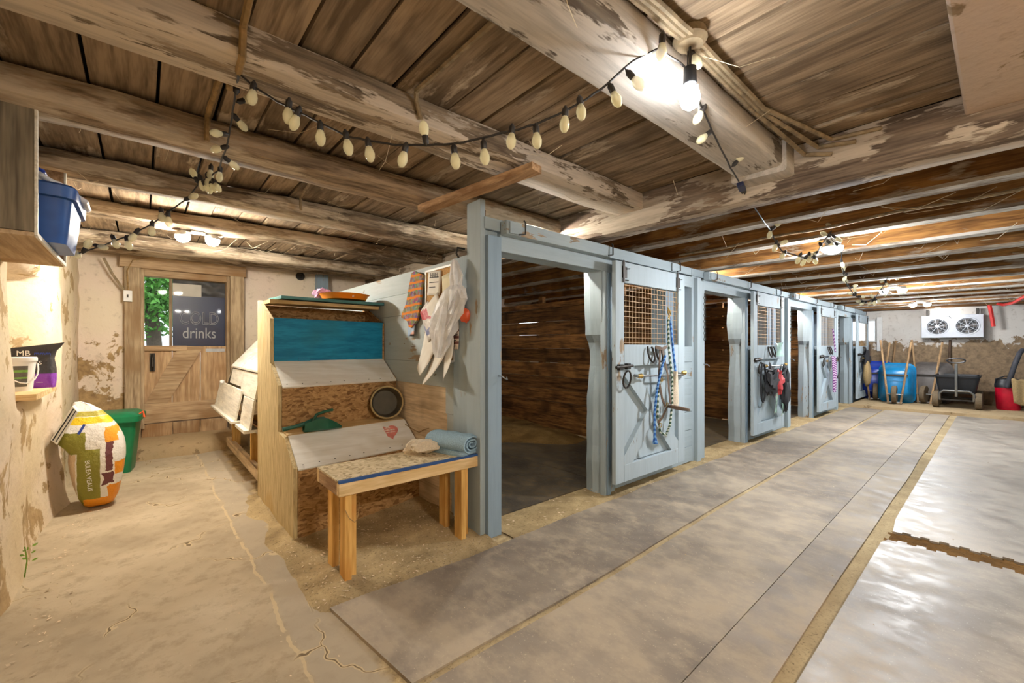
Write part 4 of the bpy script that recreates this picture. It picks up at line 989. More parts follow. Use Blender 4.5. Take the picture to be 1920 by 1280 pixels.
# ================================================================== NOTICE BOARD
XB = 1.756
cb = thing('cork_board', 'framed cork notice board nailed to the blue side wall', 'notice board', (XB, 2.85, 1.2))
MB().box(XB-.014, XB-.002, 2.66, 3.06, 1.2, 1.9).build('cork_panel', M['cork'], cb, world=True)
for q in ((2.645, 2.66, 1.19, 1.91), (3.06, 3.075, 1.19, 1.91)): MB().box(XB-.022, XB-.002, q[0], q[1], q[2], q[3]).build('frame_strip', M['white'], cb, world=True)
for q in ((2.66, 3.06, 1.9, 1.915), (2.66, 3.06, 1.185, 1.2)): MB().box(XB-.022, XB-.002, q[0], q[1], q[2], q[3]).build('frame_strip', M['white'], cb, world=True)
def paper(label, y, z, w, h, rot, lay, mat=None, curl=.02, name='paper_note', lines=0, ink=None, head=None):
    t = thing(name, label, 'paper', (XB-.016-.006*lay, y, z), group='papers pinned to the notice board')
    Rm = Matrix.Rotation(R(rot), 4, 'X')
    m = MB(); 
    def fn(u, v):
        a = Rm @ Vector((-curl*(v**2)*(.4+u)-.003*math.sin(3*u), (.5-u)*w, (.5-v)*h)); return a
    m.grid(fn, frange(0, 1, .2), frange(0, 1, .12)); o = m.build('sheet', mat or M['paper'], t, smooth=True)
    sm = o.modifiers.new('thick', 'SOLIDIFY'); sm.thickness = .0012
    for k in range(lines):
        v = .25+.6*k/max(1, lines); mm = MB(); q = [fn(.15, v), fn(.85-.2*(k % 3 == 2), v), fn(.85-.2*(k % 3 == 2), v+.035), fn(.15, v+.035)]
        mm.quad(*[tuple(Vector(p)+Vector((-.0022, 0, 0))) for p in q]); mm.build('print_line', ink or M['ink'], t)
    if head: text(head, .05*w/.2, ink or M['ink'], 'lettering', t, Rm @ Vector((-.006, 0, h*.32)), (Rm.to_3x3() @ ROT_NEGX), .0004)
    return t
paper('small white card with black figures at the top of the notice board', 2.93, 1.8, .2, .19, 4, 1, curl=.004, lines=3, head='HHH')
paper('yellowed sheet pinned at top right of the notice board', 2.72, 1.72, .16, .26, -8, 1, flat('yellowed_paper', C(226, 216, 180), .7, var=.05), .05)
paper('colour-printed flyer tilted at the left of the notice board', 3.0, 1.5, .16, .3, -32, 2, printed('flyer_print', C(230, 222, 214), [(-1, 1, .02, .1, C(206, 96, 104), .1), (-1, 1, -.1, -.05, C(146, 150, 186), .1)]), .03)
paper('tilted white envelope across the middle of the notice board', 2.88, 1.55, .2, .28, -30, 3, None, .03)
paper('scribbled white sheet right of centre on the notice board', 2.73, 1.5, .18, .3, -8, 2, printed('scribble', C(228, 218, 206), [(-1, 1, .02, .04, C(150, 110, 90), .3)]), .03)
paper('long white sheet curling at the lower left of the notice board', 2.98, 1.28, .22, .36, 14, 2, None, .09)
paper('white sheet hanging to a point at the bottom of the notice board', 2.83, 1.2, .15, .34, 24, 4, None, .1)
paper('white sheet hanging at the lower right of the notice board', 2.68, 1.22, .16, .32, -14, 3, None, .09)
paper('striped leaflet behind the papers at the right edge of the notice board', 2.62, 1.38, .08, .2, -4, 1, printed('leaflet_print', C(214, 196, 180), [(-1, 1, -.06, -.04, C(120, 70, 60), 0), (-1, 1, -.02, 0, C(120, 70, 60), 0), (-1, 1, .03, .05, C(120, 70, 60), 0)]), .01, lines=3)
paper('pink advent card with a blue disc below the patterned stocking', 3.3, 1.49, .13, .2, 0, 1, printed('card_print', C(226, 170, 150), [(-1, 1, -.1, -.085, C(60, 50, 50), 0), (-1, 1, -.08, .05, C(170, 190, 214), .25)]), .01)
# stocking
sk_m = NT('stocking_print'); v = sk_m.co(rnd=False)
wv = sk_m.n('TexWave', {'Vector': v, 'Scale': 5.2, 'Distortion': 2.0, 'Detail': 3.0}, bands_direction='Z').outputs[1]
pc = sk_m.n('TexVoronoi', {'Vector': v, 'Scale': 38.0}).outputs['Color']
colk = sk_m.mix(.75, pc, C(116, 84, 52), 'MIX'); colk = sk_m.mix(sk_m.thr(wv, .72, .8), colk, C(222, 128, 30)); sk_m.P(Base_Color=colk, Roughness=.85)
skg = thing('patterned_stocking', 'orange and brown striped fabric stocking hanging left of the notice board', 'stocking', (XB-.02, 3.24, 1.5))
poly = [(-.02, .43), (-.16, .38), (-.13, .27), (-.1, .1), (-.06, .02), (.04, -.04), (.08, -.03), (.11, .02), (.22, .06), (.2, .1), (.13, .17), (.08, .3), (.03, .42)]
m = MB(); m.loft([[(-.0, y, z) for y, z in poly], [(-.02, y, z) for y, z in poly]]); m.build('stocking_body', sk_m.m, skg)
# plastic bag on a hook
bg = thing('plastic_bag', 'white plastic carrier bag hanging on the corner post hook', 'bag', (XB-.06, 2.58, 1.2))
m = MB(); rings = []
for z, cy, w, d in ((.72, -.04, .012, .01), (.68, -.05, .04, .03), (.6, -.06, .06, .05), (.53, -.06, .05, .04), (.5, -.04, .11, .06), (.43, .0, .165, .075), (.33, .06, .15, .075), (.22, .12, .13, .07), (.12, .15, .09, .05), (.06, .17, .06, .035), (.02, .18, .03, .02)):
    ring = []
    for k in range(22):
        a = 2*math.pi*k/22; r = 1+.45*nz(math.cos(a)*2.4+z*7, math.sin(a)*2.4, 2)+.4*nz(math.cos(a)*5, math.sin(a)*5+z*14, 5)
        ring.append((-.03+d*math.cos(a)*r*.8, cy+w*math.sin(a)*r, z))
    rings.append(ring)
m.loft(rings); m.build('bag_body', M['film'], bg)
m = MB(); m.tube([(.05, -.05, .8), (-.01, -.05, .8), (-.02, -.05, .76), (.0, -.05, .73)], .007, 6); m.build('hook', M['dark_metal'], bg)
solid('orange_tool', lump((XB-.05, 2.47, 1.52), .03, .05, .05, 3, amp=.2), M['red_orange'], 'orange-red object hanging behind the plastic bag', 'tool')
# ================================================================== LEFT WALL THINGS
wbx = thing('wall_box', 'open dusty plywood box hung high on the left wall', 'wall box', (-.45, 3.05, 1.76))
ply = wood('dusty_plywood', C(104, 92, 72), C(142, 126, 98), 'z', vary=.05, bump=.2, blotch=C(92, 80, 62)); ply2 = wood('plywood_base', C(176, 140, 94), C(206, 172, 124), 'y', vary=.05, bump=.15, blotch=C(160, 122, 78))
bx = lambda n, mt, *q: MB().box(*q).build(n, mt, wbx, world=True, bevel=.002)
bx('side_panel', ply, -.6, -.335, 2.62, 2.635, 1.775, 2.3); bx('front_edge', M['white_board'], -.335, -.325, 2.618, 2.637, 1.76, 2.3)
bx('side_panel', M['lumber_y'], -.6, -.335, 3.5, 3.515, 1.775, 2.29); bx('front_edge', M['white_board'], -.335, -.325, 3.498, 3.517, 1.76, 2.29)
bx('base_panel', ply2, -.6, -.335, 2.62, 3.515, 1.755, 1.773); bx('front_edge', M['white_board'], -.335, -.325, 2.638, 3.497, 1.755, 1.775)
bx('back_panel', M['lumber_y'], -.6, -.59, 2.636, 3.499, 1.774, 2.28)
tb = thing('blue_tub', 'dusty blue plastic storage tub in the wall box', 'tub', (-.36, 3.03, 1.776))
MB().loft([[(x*s, y*s, z) for x, y in rrect(.24, .46, .05, 3)] for z, s in ((0, .8), (.1, .9), (.24, 1))]).build('tub_body', M['blue_tub'], tb, smooth=True)
MB().loft([[(x*s, y*s, z) for x, y in rrect(.24, .46, .05, 3)] for z, s in ((.2, 1.02), (.2, 1.1), (.25, 1.12), (.262, 1.05))]).build('lid', M['blue_tub'], tb, smooth=True)
zb = thing('zip_bag', 'clear zip bag with a blue header lying on the blue tub', 'bag', (-.34, 3.0, 2.05))
m = MB(); m.grid(lambda u, v: (-.02+.16*v, -.1+.2*u+.06*v, .06-.09*v+.02*nz(u*3, v*3)), frange(0, 1, .2), frange(0, 1, .15)); o = m.build('bag_film', M['film'], zb, smooth=True); o.modifiers.new('t', 'SOLIDIFY').thickness = .02
m = MB(); m.grid(lambda u, v: (-.09+.09*v, -.11+.2*u+.02*v, .1-.03*v+.01*nz(u*3, v*3)), frange(0, 1, .25), frange(0, 1, .25)); o = m.build('bag_header', M['blue_plastic'], zb, smooth=True); o.modifiers.new('t', 'SOLIDIFY').thickness = .008
# ledge in the niche with supplies
m = MB(); rings = []
for x in frange(-.86, -.47, .06): rings.append([(x, 3.74, .985), (x, 4.5+.1*nz(x, 1, 0, 6), .985), (x, 4.5, 1.02), (x, 3.74+.02*nz(x, 4, 0, 8), 1.02)])
m.loft(rings); o = m.build('niche_ledge', M['lumber_x']); tag(o, 'rough wooden ledge in the wall niche', 'ledge')
sb = thing('supplement_bag', 'black and purple supplement pouch on the niche ledge', 'pouch', (-.565, 4.36, 1.02), R(-8))
pm = printed('pouch_print', C(52, 50, 54), [(-1, 1, -.1, .098, C(134, 56, 178), 0)])
m = MB(); rings = []
for z, w, d, sx in ((0, .105, .05, 0), (.05, .11, .06, 0), (.13, .11, .055, 0), (.2, .105, .04, -.002), (.235, .115, .022, .002), (.26, .13, .01, .008), (.29, .14, .004, .016)):
    rings.append([(x+sx, y, z+(.02*(x/.13) if z > .21 else 0)) for x, y in rrect(w*2, d*2, min(d, .03)*.9, 3)])
m.loft(rings); m.build('pouch_body', pm, sb, smooth=True)
text('MB', .05, M['ink_white'], 'lettering', sb, (-.035, -.03, .235), ROT_NEGY, .001); text('mmm', .05, M['ink_blue'], 'lettering', sb, (.055, -.03, .232), ROT_NEGY, .001, width=.7)
text('ERS', .036, M['ink_white'], 'lettering', sb, (.03, -.052, .17), ROT_NEGY, .001); text('-----', .02, M['ink_white'], 'lettering', sb, (.05, -.062, .04), ROT_NEGY, .001)
bk = thing('white_bucket', 'small white pail with a printed label on the niche ledge', 'pail', (-.605, 4.1, 1.02))
MB().lathe([(.075, 0), (.09, .19), (.097, .19), (.097, .21), (.092, .215), (.0, .215)], 24).build('pail_body', M['white'], bk, smooth=True)
m = MB(); m.grid(lambda a, z: ((.078+.012*z/.19+.0015)*math.cos(a), (.078+.012*z/.19+.0015)*math.sin(a), z), frange(R(-100), R(-45), R(11)), frange(.03, .16, .05)); m.build('label', printed('pail_label', C(96, 92, 84), [(-1, 1, .12, .135, C(120, 170, 70), 0), (-1, 1, .08, .09, C(120, 170, 70), 0)]), bk, smooth=True)
MB().tube([(.098*math.cos(a)*1.0, .098*math.sin(a), .17-.12*math.sin((a-R(-130))/R(150)*math.pi)) for a in [R(-130+15*k) for k in range(11)]], .004, 5).build('bail', M['white'], bk)
# weed growing at the wall foot
wd = thing('weed', 'small green weed growing from the foot of the left wall', 'plant', (-.5, 3.62, .12))
m = MB(); m.tube([(0, 0, -.12), (.01, .0, -.03), (.0, .01, .05)], .003, 4); m.build('stem', M['leaf_s'], wd)
for k in range(9):
    m = MB(); a = k*2.4; c = Vector((.025*math.cos(a)+.015, .03*math.sin(a), .01*k-.03)); d = Vector((math.cos(a), math.sin(a), .4)).normalized()*.018; q = d.orthogonal().normalized()*.009
    m.quad(c-d*.8, c+q*.8, c+d*.8, c-q*.8); m.build('leaf', M['leaf_s'], wd)
# ---- feed sack
def uv(u): return (u-165)*.0031
def vz(v): return (952-v)*.0043
OL, WH, OR_, YE, MA, BE = C(132, 128, 42), C(226, 222, 216), C(228, 146, 30), C(236, 200, 40), C(104, 54, 56), C(206, 182, 150)
sackm = printed('sack_print', WH, [(-1, uv(136), -1, vz(846), BE, .02), (uv(139), uv(182), -1, vz(838), OL, .015), (-1, uv(153), vz(846), vz(806), OL, .05), (-1, 1, vz(792), vz(780), YE, .03), (-1, 1, vz(779), vz(770), C(176, 164, 70), .02),
    (uv(192), uv(205), vz(880), vz(818), MA, .05), (uv(186), uv(206), vz(905), vz(882), MA, .07), (uv(190), uv(215), vz(828), vz(800), C(236, 160, 40), .06), (uv(208), 1, vz(890), vz(866), OR_, .04), (uv(150), 1, -1, vz(930), OR_, .05), (uv(196), 1, -1, vz(908), OR_, .06)])
sk1 = thing('feed_sack', 'white, olive and orange printed feed sack slumped by the left wall', 'sack', (-.295, 4.86, 0), R(-3))
out = [(950, 152, 192, .05), (945, 146, 204, .1), (930, 138, 213, .15), (905, 128, 219, .17), (880, 122, 224, .18), (860, 119, 227, .18), (845, 120, 227, .17), (836, 112, 226, .16), (826, 101, 224, .15), (815, 98, 219, .14), (800, 103, 210, .12), (785, 110, 197, .09), (770, 119, 180, .06), (758, 126, 160, .03), (752, 129, 142, .012)]
m = MB(); rings = []
for v, a, b, d in out:
    w = uv(b)-uv(a); cx = (uv(a)+uv(b))/2
    rings.append([(cx+x*(1+.02*nz(k*2, v*.05)), y+.012*nz(k*1.3, v*.07, 5), vz(v)) for k, (x, y) in enumerate(rrect(w, d*1.7, min(w, d*1.7)*.36, 4))])
m.loft(rings); m.build('sack_body', sackm, sk1, smooth=True)
MB().prism([(uv(93), vz(814)), (uv(104), vz(824)), (uv(140), vz(768)), (uv(131), vz(757))], -.125, -.02).build('stitched_end', M['paper'], sk1)
MB().tube([(uv(97), -.128, vz(815)), (uv(133), -.128, vz(762))], .004, 5).build('seam', M['ink'], sk1); MB().tube([(uv(102), -.128, vz(819)), (uv(137), -.128, vz(766))], .003, 5).build('seam', M['ink'], sk1)
text('BULEA VEAUS', .04, M['ink_white'], 'lettering', sk1, (uv(161), -.158, vz(885)), ROT_NEGY @ Matrix.Rotation(R(-86), 3, 'Z'), .001)
MB().bar((uv(141), -.112, vz(809)), (uv(152), -.108, vz(792)), .016, .003, up=(0, 1, 0)).build('print_mark', M['ink_blue'], sk1)
# ---- green bin
gb = thing('green_bin', 'green plastic lidded bin in the corner behind the feed sack', 'bin', (-.23, 6.1, 0), R(-8))
MB().loft([[(x*s, y*s, z) for x, y in rrect(.44, .42, .06, 4)] for z, s in ((0, .74), (.3, .86), (.55, .97))]).build('bin_body', M['green_bin'], gb, smooth=True)
MB().loft([[(x*s, y*s, z) for x, y in rrect(.46, .44, .07, 4)] for z, s in ((.53, 1.0), (.53, 1.07), (.585, 1.07), (.6, 1.0), (.625, .8))]).build('lid', M['green_bin'], gb, smooth=True)
MB().tube([(-.2, -.1, .6), (-.24, 0, .68), (-.2, .1, .6)], .04, 8).build('lid_handle', M['green_bin'], gb, smooth=True)
MB().tube([(.21, -.12, .58), (.26, -.12, .62), (.27, -.12, .56)], .012, 6).build('clip', M['red_orange'], gb)
# ================================================================== STRING LIGHTS
W1=[(-0.3,3.471,1.821),(-0.15,3.326,1.879),(-0.025,3.204,1.946),(0.043,3.139,1.99),(0.111,3.073,2.054),(0.194,2.993,2.13),(0.239,2.949,2.209),(0.29,2.9,2.252),(0.321,2.8,2.265),(0.309,2.64,2.261),(0.312,2.48,2.274),(0.306,2.32,2.301),(0.295,2.16,2.315),(0.284,2,2.329),(0.269,1.84,2.302),(0.305,1.783,2.247),(0.37,1.72,2.186),(0.427,1.665,2.146),(0.484,1.61,2.105),(0.554,1.542,2.054),(0.61,1.487,2.037),(0.679,1.42,2.017),(0.762,1.34,2.016),(0.831,1.273,2.015),(0.905,1.201,2.035),(0.98,1.129,2.057),(1.04,1.071,2.079),(1.113,1,2.12),(1.166,0.948,2.16),(1.218,0.897,2.213),(1.277,0.84,2.284),(1.342,0.777,2.327),(1.52,0.762,2.322),(1.596,0.779,2.291),(1.749,0.813,2.279),(1.916,0.851,2.261),(2.088,0.889,2.256),(2.361,0.95,2.248),(2.609,1.005,2.257)]
B1=[(-0.288,3.461,1.84),(-0.238,3.417,1.87),(-0.177,3.35,1.867),(-0.116,3.296,1.897),(-0.059,3.233,1.886),(-0.031,3.21,1.931),(0.043,3.139,1.966),(0.113,3.071,2.018),(0.208,2.981,2.136),(0.084,3.096,2.042),(0.223,2.963,2.254),(0.252,2.937,2.218),(0.273,2.92,2.194),(0.29,2.9,2.276),(0.295,2.896,2.199),(0.313,2.88,2.202),(0.279,2.91,2.228),(0.321,2.8,2.242),(0.347,2.607,2.247),(0.287,2.502,2.266),(0.269,2.352,2.276),(0.338,2.293,2.328),(0.334,2.126,2.354),(0.284,2,2.346),(0.304,1.784,2.22),(0.399,1.689,2.149),(0.42,1.671,2.123),(0.485,1.609,2.067),(0.556,1.541,2.031),(0.613,1.485,2.004),(0.704,1.399,1.983),(0.757,1.345,2.056),(0.835,1.27,1.972),(0.91,1.197,1.984),(0.978,1.13,2.036),(1.042,1.07,2.036),(1.112,1.001,2.091),(1.15,0.962,2.129),(1.235,0.883,2.171),(1.285,0.833,2.22),(1.35,0.77,2.332),(1.538,0.747,2.365),(1.586,0.787,2.287),(1.74,0.821,2.259),(1.891,0.872,2.235),(2.391,0.924,2.291)]
W2=[(2.78,1.037,2.238),(2.95,1.056,2.215),(3.2,1.078,2.166),(3.45,1.109,2.144),(3.55,1.106,2.071),(3.633,1.093,2.021),(3.717,1.05,2.002),(3.8,1.021,1.989),(3.883,0.983,1.982),(3.967,0.958,2.015),(4.05,0.943,2.1),(4.133,0.92,2.185),(4.217,0.903,2.256),(4.3,0.875,2.3),(5,1.005,2.107),(5.312,1.046,1.994),(5.625,1.067,1.918),(5.938,1.066,1.858),(6.25,1.04,1.813),(6.562,1.003,1.869),(6.875,0.99,2.009),(7.188,0.993,2.133),(7.5,0.983,2.29)]
B2=[(2.945,1.06,2.246),(3.479,1.084,2.179),(3.447,1.112,2.129),(3.547,1.109,2.047),(3.58,1.08,2.063),(3.642,1.085,1.993),(3.794,1.026,1.977),(3.855,1.007,1.966),(3.883,0.983,1.99),(3.96,0.964,1.981),(3.954,0.969,2.023),(4.053,0.94,2.087),(4.12,0.931,2.193),(4.149,0.906,2.121),(4.204,0.915,2.269),(4.188,0.873,2.164),(4.197,0.864,2.1),(4.316,0.861,2.278),(4.313,0.864,2.226),(5.004,1.002,2.092),(5.308,1.05,2.069),(5.32,1.039,1.999),(5.608,1.082,1.974),(5.659,1.038,1.935),(5.929,1.073,1.911),(5.898,1.1,1.881),(5.983,1.027,1.852),(6.204,1.08,1.819),(6.236,1.052,1.8),(6.529,1.032,1.825),(6.548,1.015,1.888),(6.562,1.003,1.837),(6.586,0.982,1.85),(6.9,0.968,1.957),(7.167,1.011,2.14),(7.198,0.984,2.112),(7.49,0.992,2.226),(7.554,0.936,2.219),(7.516,0.969,2.297)]
def string_light(pts, bulbs, label, rmax):
    c = Vector(pts[0]); t = thing('string_light', label, 'string lights', tuple(c))
    P = [Vector(p)-c for p in pts]; Q = []
    for k in range(len(P)-1):
        a, b = P[k], P[k+1]
        for j in range(3): Q.append(a.lerp(b, j/3)+Vector((.004*nz(k, j, 1, 3.3), .004*nz(k, j, 5, 3.3), .004*nz(k, j, 9, 3.3))))
    Q.append(P[-1])
    MB().tube(Q, .0042, 5).build('wire', M['cord'], t, smooth=True)
    bm0 = MB().lathe([(.001, -.046), (.009, -.043), (.0165, -.03), (.0185, -.016), (.014, .0), (.009, .012)], 10).mesh('bulb', True)
    sm0 = MB().lathe([(.010, .008), (.0115, .012), (.0115, .034), (.007, .04), (.004, .046)], 8).mesh('socket', True)
    bm0.materials.append(M['clear_bulb']); sm0.materials.append(M['cord'])
    for bpt in bulbs:
        p = Vector(bpt)-c; n = min(Q, key=lambda q: (q-p).length)
        d = n-p
        if d.length < .015: d = Vector((random.uniform(-.4, .4), random.uniform(-.4, .4), 1))
        d.normalize()
        if d.z < -.2 and d.length > 0 and random.random() < .3: d = Vector((d.x, d.y, abs(d.z)))
        qt = Vector((0, 0, 1)).rotation_difference(d); cen = p - (qt @ Vector((0, 0, -.02)))*0
        for nm, me in (('socket', sm0), ('bulb', bm0)):
            o = bpy.data.objects.new(nm, me); COL.objects.link(o); o.parent = t; o.location = cen; o.rotation_mode = 'QUATERNION'; o.rotation_quaternion = qt
        tip = cen + qt @ Vector((0, 0, .046))
        if (tip-n).length > .006: MB().tube([tip, tip.lerp(n, .5)+Vector((0, 0, .004)), n], .0025, 4).build('drop_wire', M['cord'], t)
    return t
string_light(W1, B1, 'string of clear bulbs swagged from the wall box to the bare bulb and cross beam', 0)
string_light(W2, B2, 'string of clear bulbs looping along the joists down the aisle', 0)
e1v = Vector(W1[-1]); e2v = Vector(W2[0])
pl = thing('plug', 'dark blue plug joining the two bulb strings below the cross beam', 'plug', tuple((e1v+e2v)/2))
d = (e2v-e1v).normalized()
qm = Matrix.Translation((0, 0, 0)) @ Vector((0, 0, 1)).rotation_difference(d).to_matrix().to_4x4()
MB().box(-.014, .014, -.018, .018, -.05, .03, qm).build('plug_body', flat('navy_plastic', C(44, 50, 84), .4), pl, bevel=.004)
MB().box(-.01, .01, -.014, .014, .03, .07, qm).build('socket_end', M['cord'], pl, bevel=.003)
# ================================================================== LAMPS (these light the place)
def lampmat(name, col, watts, area): return emis(name, col, watts/(math.pi*area))
COOL = (.96, .98, 1.0, 1); WARM = (1.0, .93, .80, 1)
bb = thing('bare_bulb', 'glowing bare bulb on a short cord beside the whitewashed beam', 'lamp', (1.5, .745, 2.44))
MB().lathe([(.0, 0), (.055, 0), (.06, -.03), (.045, -.05), (.0, -.055)], 18).build('ceiling_rose', M['cable_dust'], bb, smooth=True)
MB().tube([(0, 0, -.05), (.004, 0, -.09), (0, 0, -.125)], .005, 5).build('cord', M['cord'], bb)
MB().lathe([(.008, -.12), (.022, -.13), (.024, -.185), (.022, -.19), (.0, -.19)], 14).build('lamp_socket', M['black'], bb, smooth=True)
MB().lathe([(.017, -.191), (.022, -.2), (.033, -.225), (.035, -.245), (.028, -.267), (.012, -.279), (.0, -.28)], 18).build('glowing_bulb', lampmat('bulb_glow', COOL, 6*LAMP_W, .0135), bb, smooth=True)
MB().tube([(.02, -.02, -.19), (.024, -.022, -.3)], .0015, 4).build('pull_cord', M['rope_white'], bb)
def twin(loc, label, watts, col, ax='x', gap=.19, r=.055, n=2, key='a'):
    t = thing('flood_lamp', label, 'lamp', loc)
    MB().box(-.05, .05, -.05, .05, -.03, 0).build('mount', M['white'], t, bevel=.006)
    gm = lampmat('flood_glow_'+key, col, watts, 2*math.pi*r*r*.6)
    for k in range(n):
        s = (k-.5)*2 if n == 2 else 0
        off = Vector((s*gap/2, 0, 0)) if ax == 'x' else Vector((0, s*gap/2, 0))
        if n == 2: MB().tube([(0, 0, -.02), off*.7+Vector((0, 0, -.035))], .012, 6).build('arm', M['white'], t)
        hd = MB().lathe([(.02, -.02), (.045, -.035), (r, -.06), (r, -.066), (.02, -.066)], 18, Matrix.Translation(off)).build('lamp_head', M['white'], t, smooth=True)
        MB().lathe([(r*.96, -.067), (r*.92, -.09), (r*.7, -.108), (r*.35, -.118), (.0, -.12)], 18, Matrix.Translation(off)).build('lamp_lens', gm, t, smooth=True)
    return t
twin((.37, 4.6, 2.315), 'twin flood lamp glowing in front of the sign door', 23*LAMP_W, WARM, 'x', .21, key='a')
twin((.9, -1.7, 2.43), 'added twin fill lamp, out of view on the ceiling behind the camera', 32*LAMP_W, WARM, 'x', .21, key='f')  # extra fixture out of view, put in as fill light
for k_, x_ in enumerate((2.6, 5.6, 8.7)):  # added bulbs hidden behind the headers, only to brighten the stall interiors
    sb_ = thing('stall_fill_bulb', 'added fill bulb hidden just inside the %s stall' % ordn[k_], 'lamp', (x_, 2.72, 2.44))
    MB().tube([(0, 0, 0), (0, 0, -.08)], .006, 5).build('cord', M['cord'], sb_); MB().lathe([(.02, -.08), (.02, -.12), (.0, -.12)], 10).build('lamp_socket', M['black'], sb_)
    MB().lathe([(.016, -.121), (.03, -.15), (.03, -.17), (.015, -.19), (0, -.192)], 14).build('glowing_bulb', lampmat('stall_fill_glow_%d' % k_, WARM, 40*LAMP_W, .011), sb_, smooth=True)
twin((4.33, .93, 2.19), 'single round flood lamp glowing over the aisle past the first stall', 48*LAMP_W, COOL, 'y', n=1, r=.075, key='b')
twin((8.2, 1.05, 2.19), 'twin flood lamp glowing over the aisle at the third stall', 34*LAMP_W, COOL, 'y', .2, key='c')
twin((11.35, 1.06, 2.19), 'twin flood lamp glowing near the far end of the aisle', 24*LAMP_W, COOL, 'y', .2, key='d')
twin((13.2, .95, 2.165), 'small single lamp glowing above the fan unit', 3*LAMP_W, COOL, 'y', n=1, r=.035, key='e')
# ================================================================== CABLES
def cable(pts, r, mat, label, cat='cable', name='cable'):
    Q = []
    V = [Vector(p) for p in pts]
    for a, b in zip(V[:-1], V[1:]):
        for j in range(4): Q.append(a.lerp(b, j/4)+Vector((.004*nz(a.x+j, b.y, 1, 3), .004*nz(a.y+j, b.x, 4, 3), 0)))
    Q.append(V[-1])
    return solid(name, MB().tube(Q, r, 6), mat, label, cat)
cable([(.25, 1.0, 2.425), (.26, 1.45, 2.425), (.265, 1.66, 2.42), (.265, 1.725, 2.40), (.265, 1.727, 2.31), (.267, 1.83, 2.30)], .012, M['cable'], 'thick old cable running over the first beam above the string light hook')
cable([(.26, 1.99, 2.31), (.25, 2.0, 2.42), (.245, 2.3, 2.43), (.24, 2.53, 2.42), (.24, 2.535, 2.3)], .012, M['cable'], 'old cable bending down the log beam beside the string light')
cable([(.92, 1.06, 2.425), (.915, 1.5, 2.425), (.91, 1.69, 2.425), (.93, 1.725, 2.40), (.955, 1.728, 2.33)], .011, M['cable_dust'], 'dusty cable stapled along a ceiling board in the middle')
cable([(.86, 2.83, 2.30), (.865, 2.86, 2.42), (.87, 3.1, 2.425), (.9, 3.46, 2.42), (.91, 3.48, 2.33)], .010, M['cable_dust'], 'short dusty cable looping between two log beams above the feed bin')
for k in range(3):
    cable([(.3, .775-.022*k, 2.415-.01*(k % 2)), (1.2, .775-.02*k, 2.412), (1.45, .76-.02*k, 2.405), (2.2, .775-.02*k, 2.415), (2.76, .72-.06*k, 2.36+.02*k), (2.782, .6-.1*k, 2.33+.03*k)], .011, M['cable_dust'], ('upper', 'middle', 'lower')[k]+' of three old cables along the whitewashed beam')
cable([(3.86+.02*k, -.53+.17*k, 2.235+.008*math.sin(k*1.3)) for k in range(17)], .012, M['cable_dust'], 'thin dusty pipe slung between the first two joists', 'pipe', 'thin_pipe')
# cobweb strands
m = MB()
for _ in range(70):
    a = Vector((random.uniform(-.4, 2.6), random.uniform(.6, 6.0), random.uniform(2.3, 2.42))); b = a+Vector((random.uniform(-.25, .25), random.uniform(-.25, .25), random.uniform(-.12, .05)))
    m.tube([a, (a+b)/2+Vector((0, 0, -.04)), b], .0012, 3)
for _ in range(110):
    a = Vector((random.uniform(3.2, 12.5), random.uniform(-.8, 2.2), random.uniform(2.15, 2.3))); b = a+Vector((random.uniform(-.3, .3), random.uniform(-.4, .4), random.uniform(-.12, .1)))
    m.tube([a, (a+b)/2+Vector((0, 0, -.05)), b], .0018, 3)
o = m.build('cobwebs', M['cobweb']); tag(o, 'dusty cobweb strands hanging from the beams and joists', 'cobwebs', kind='stuff')
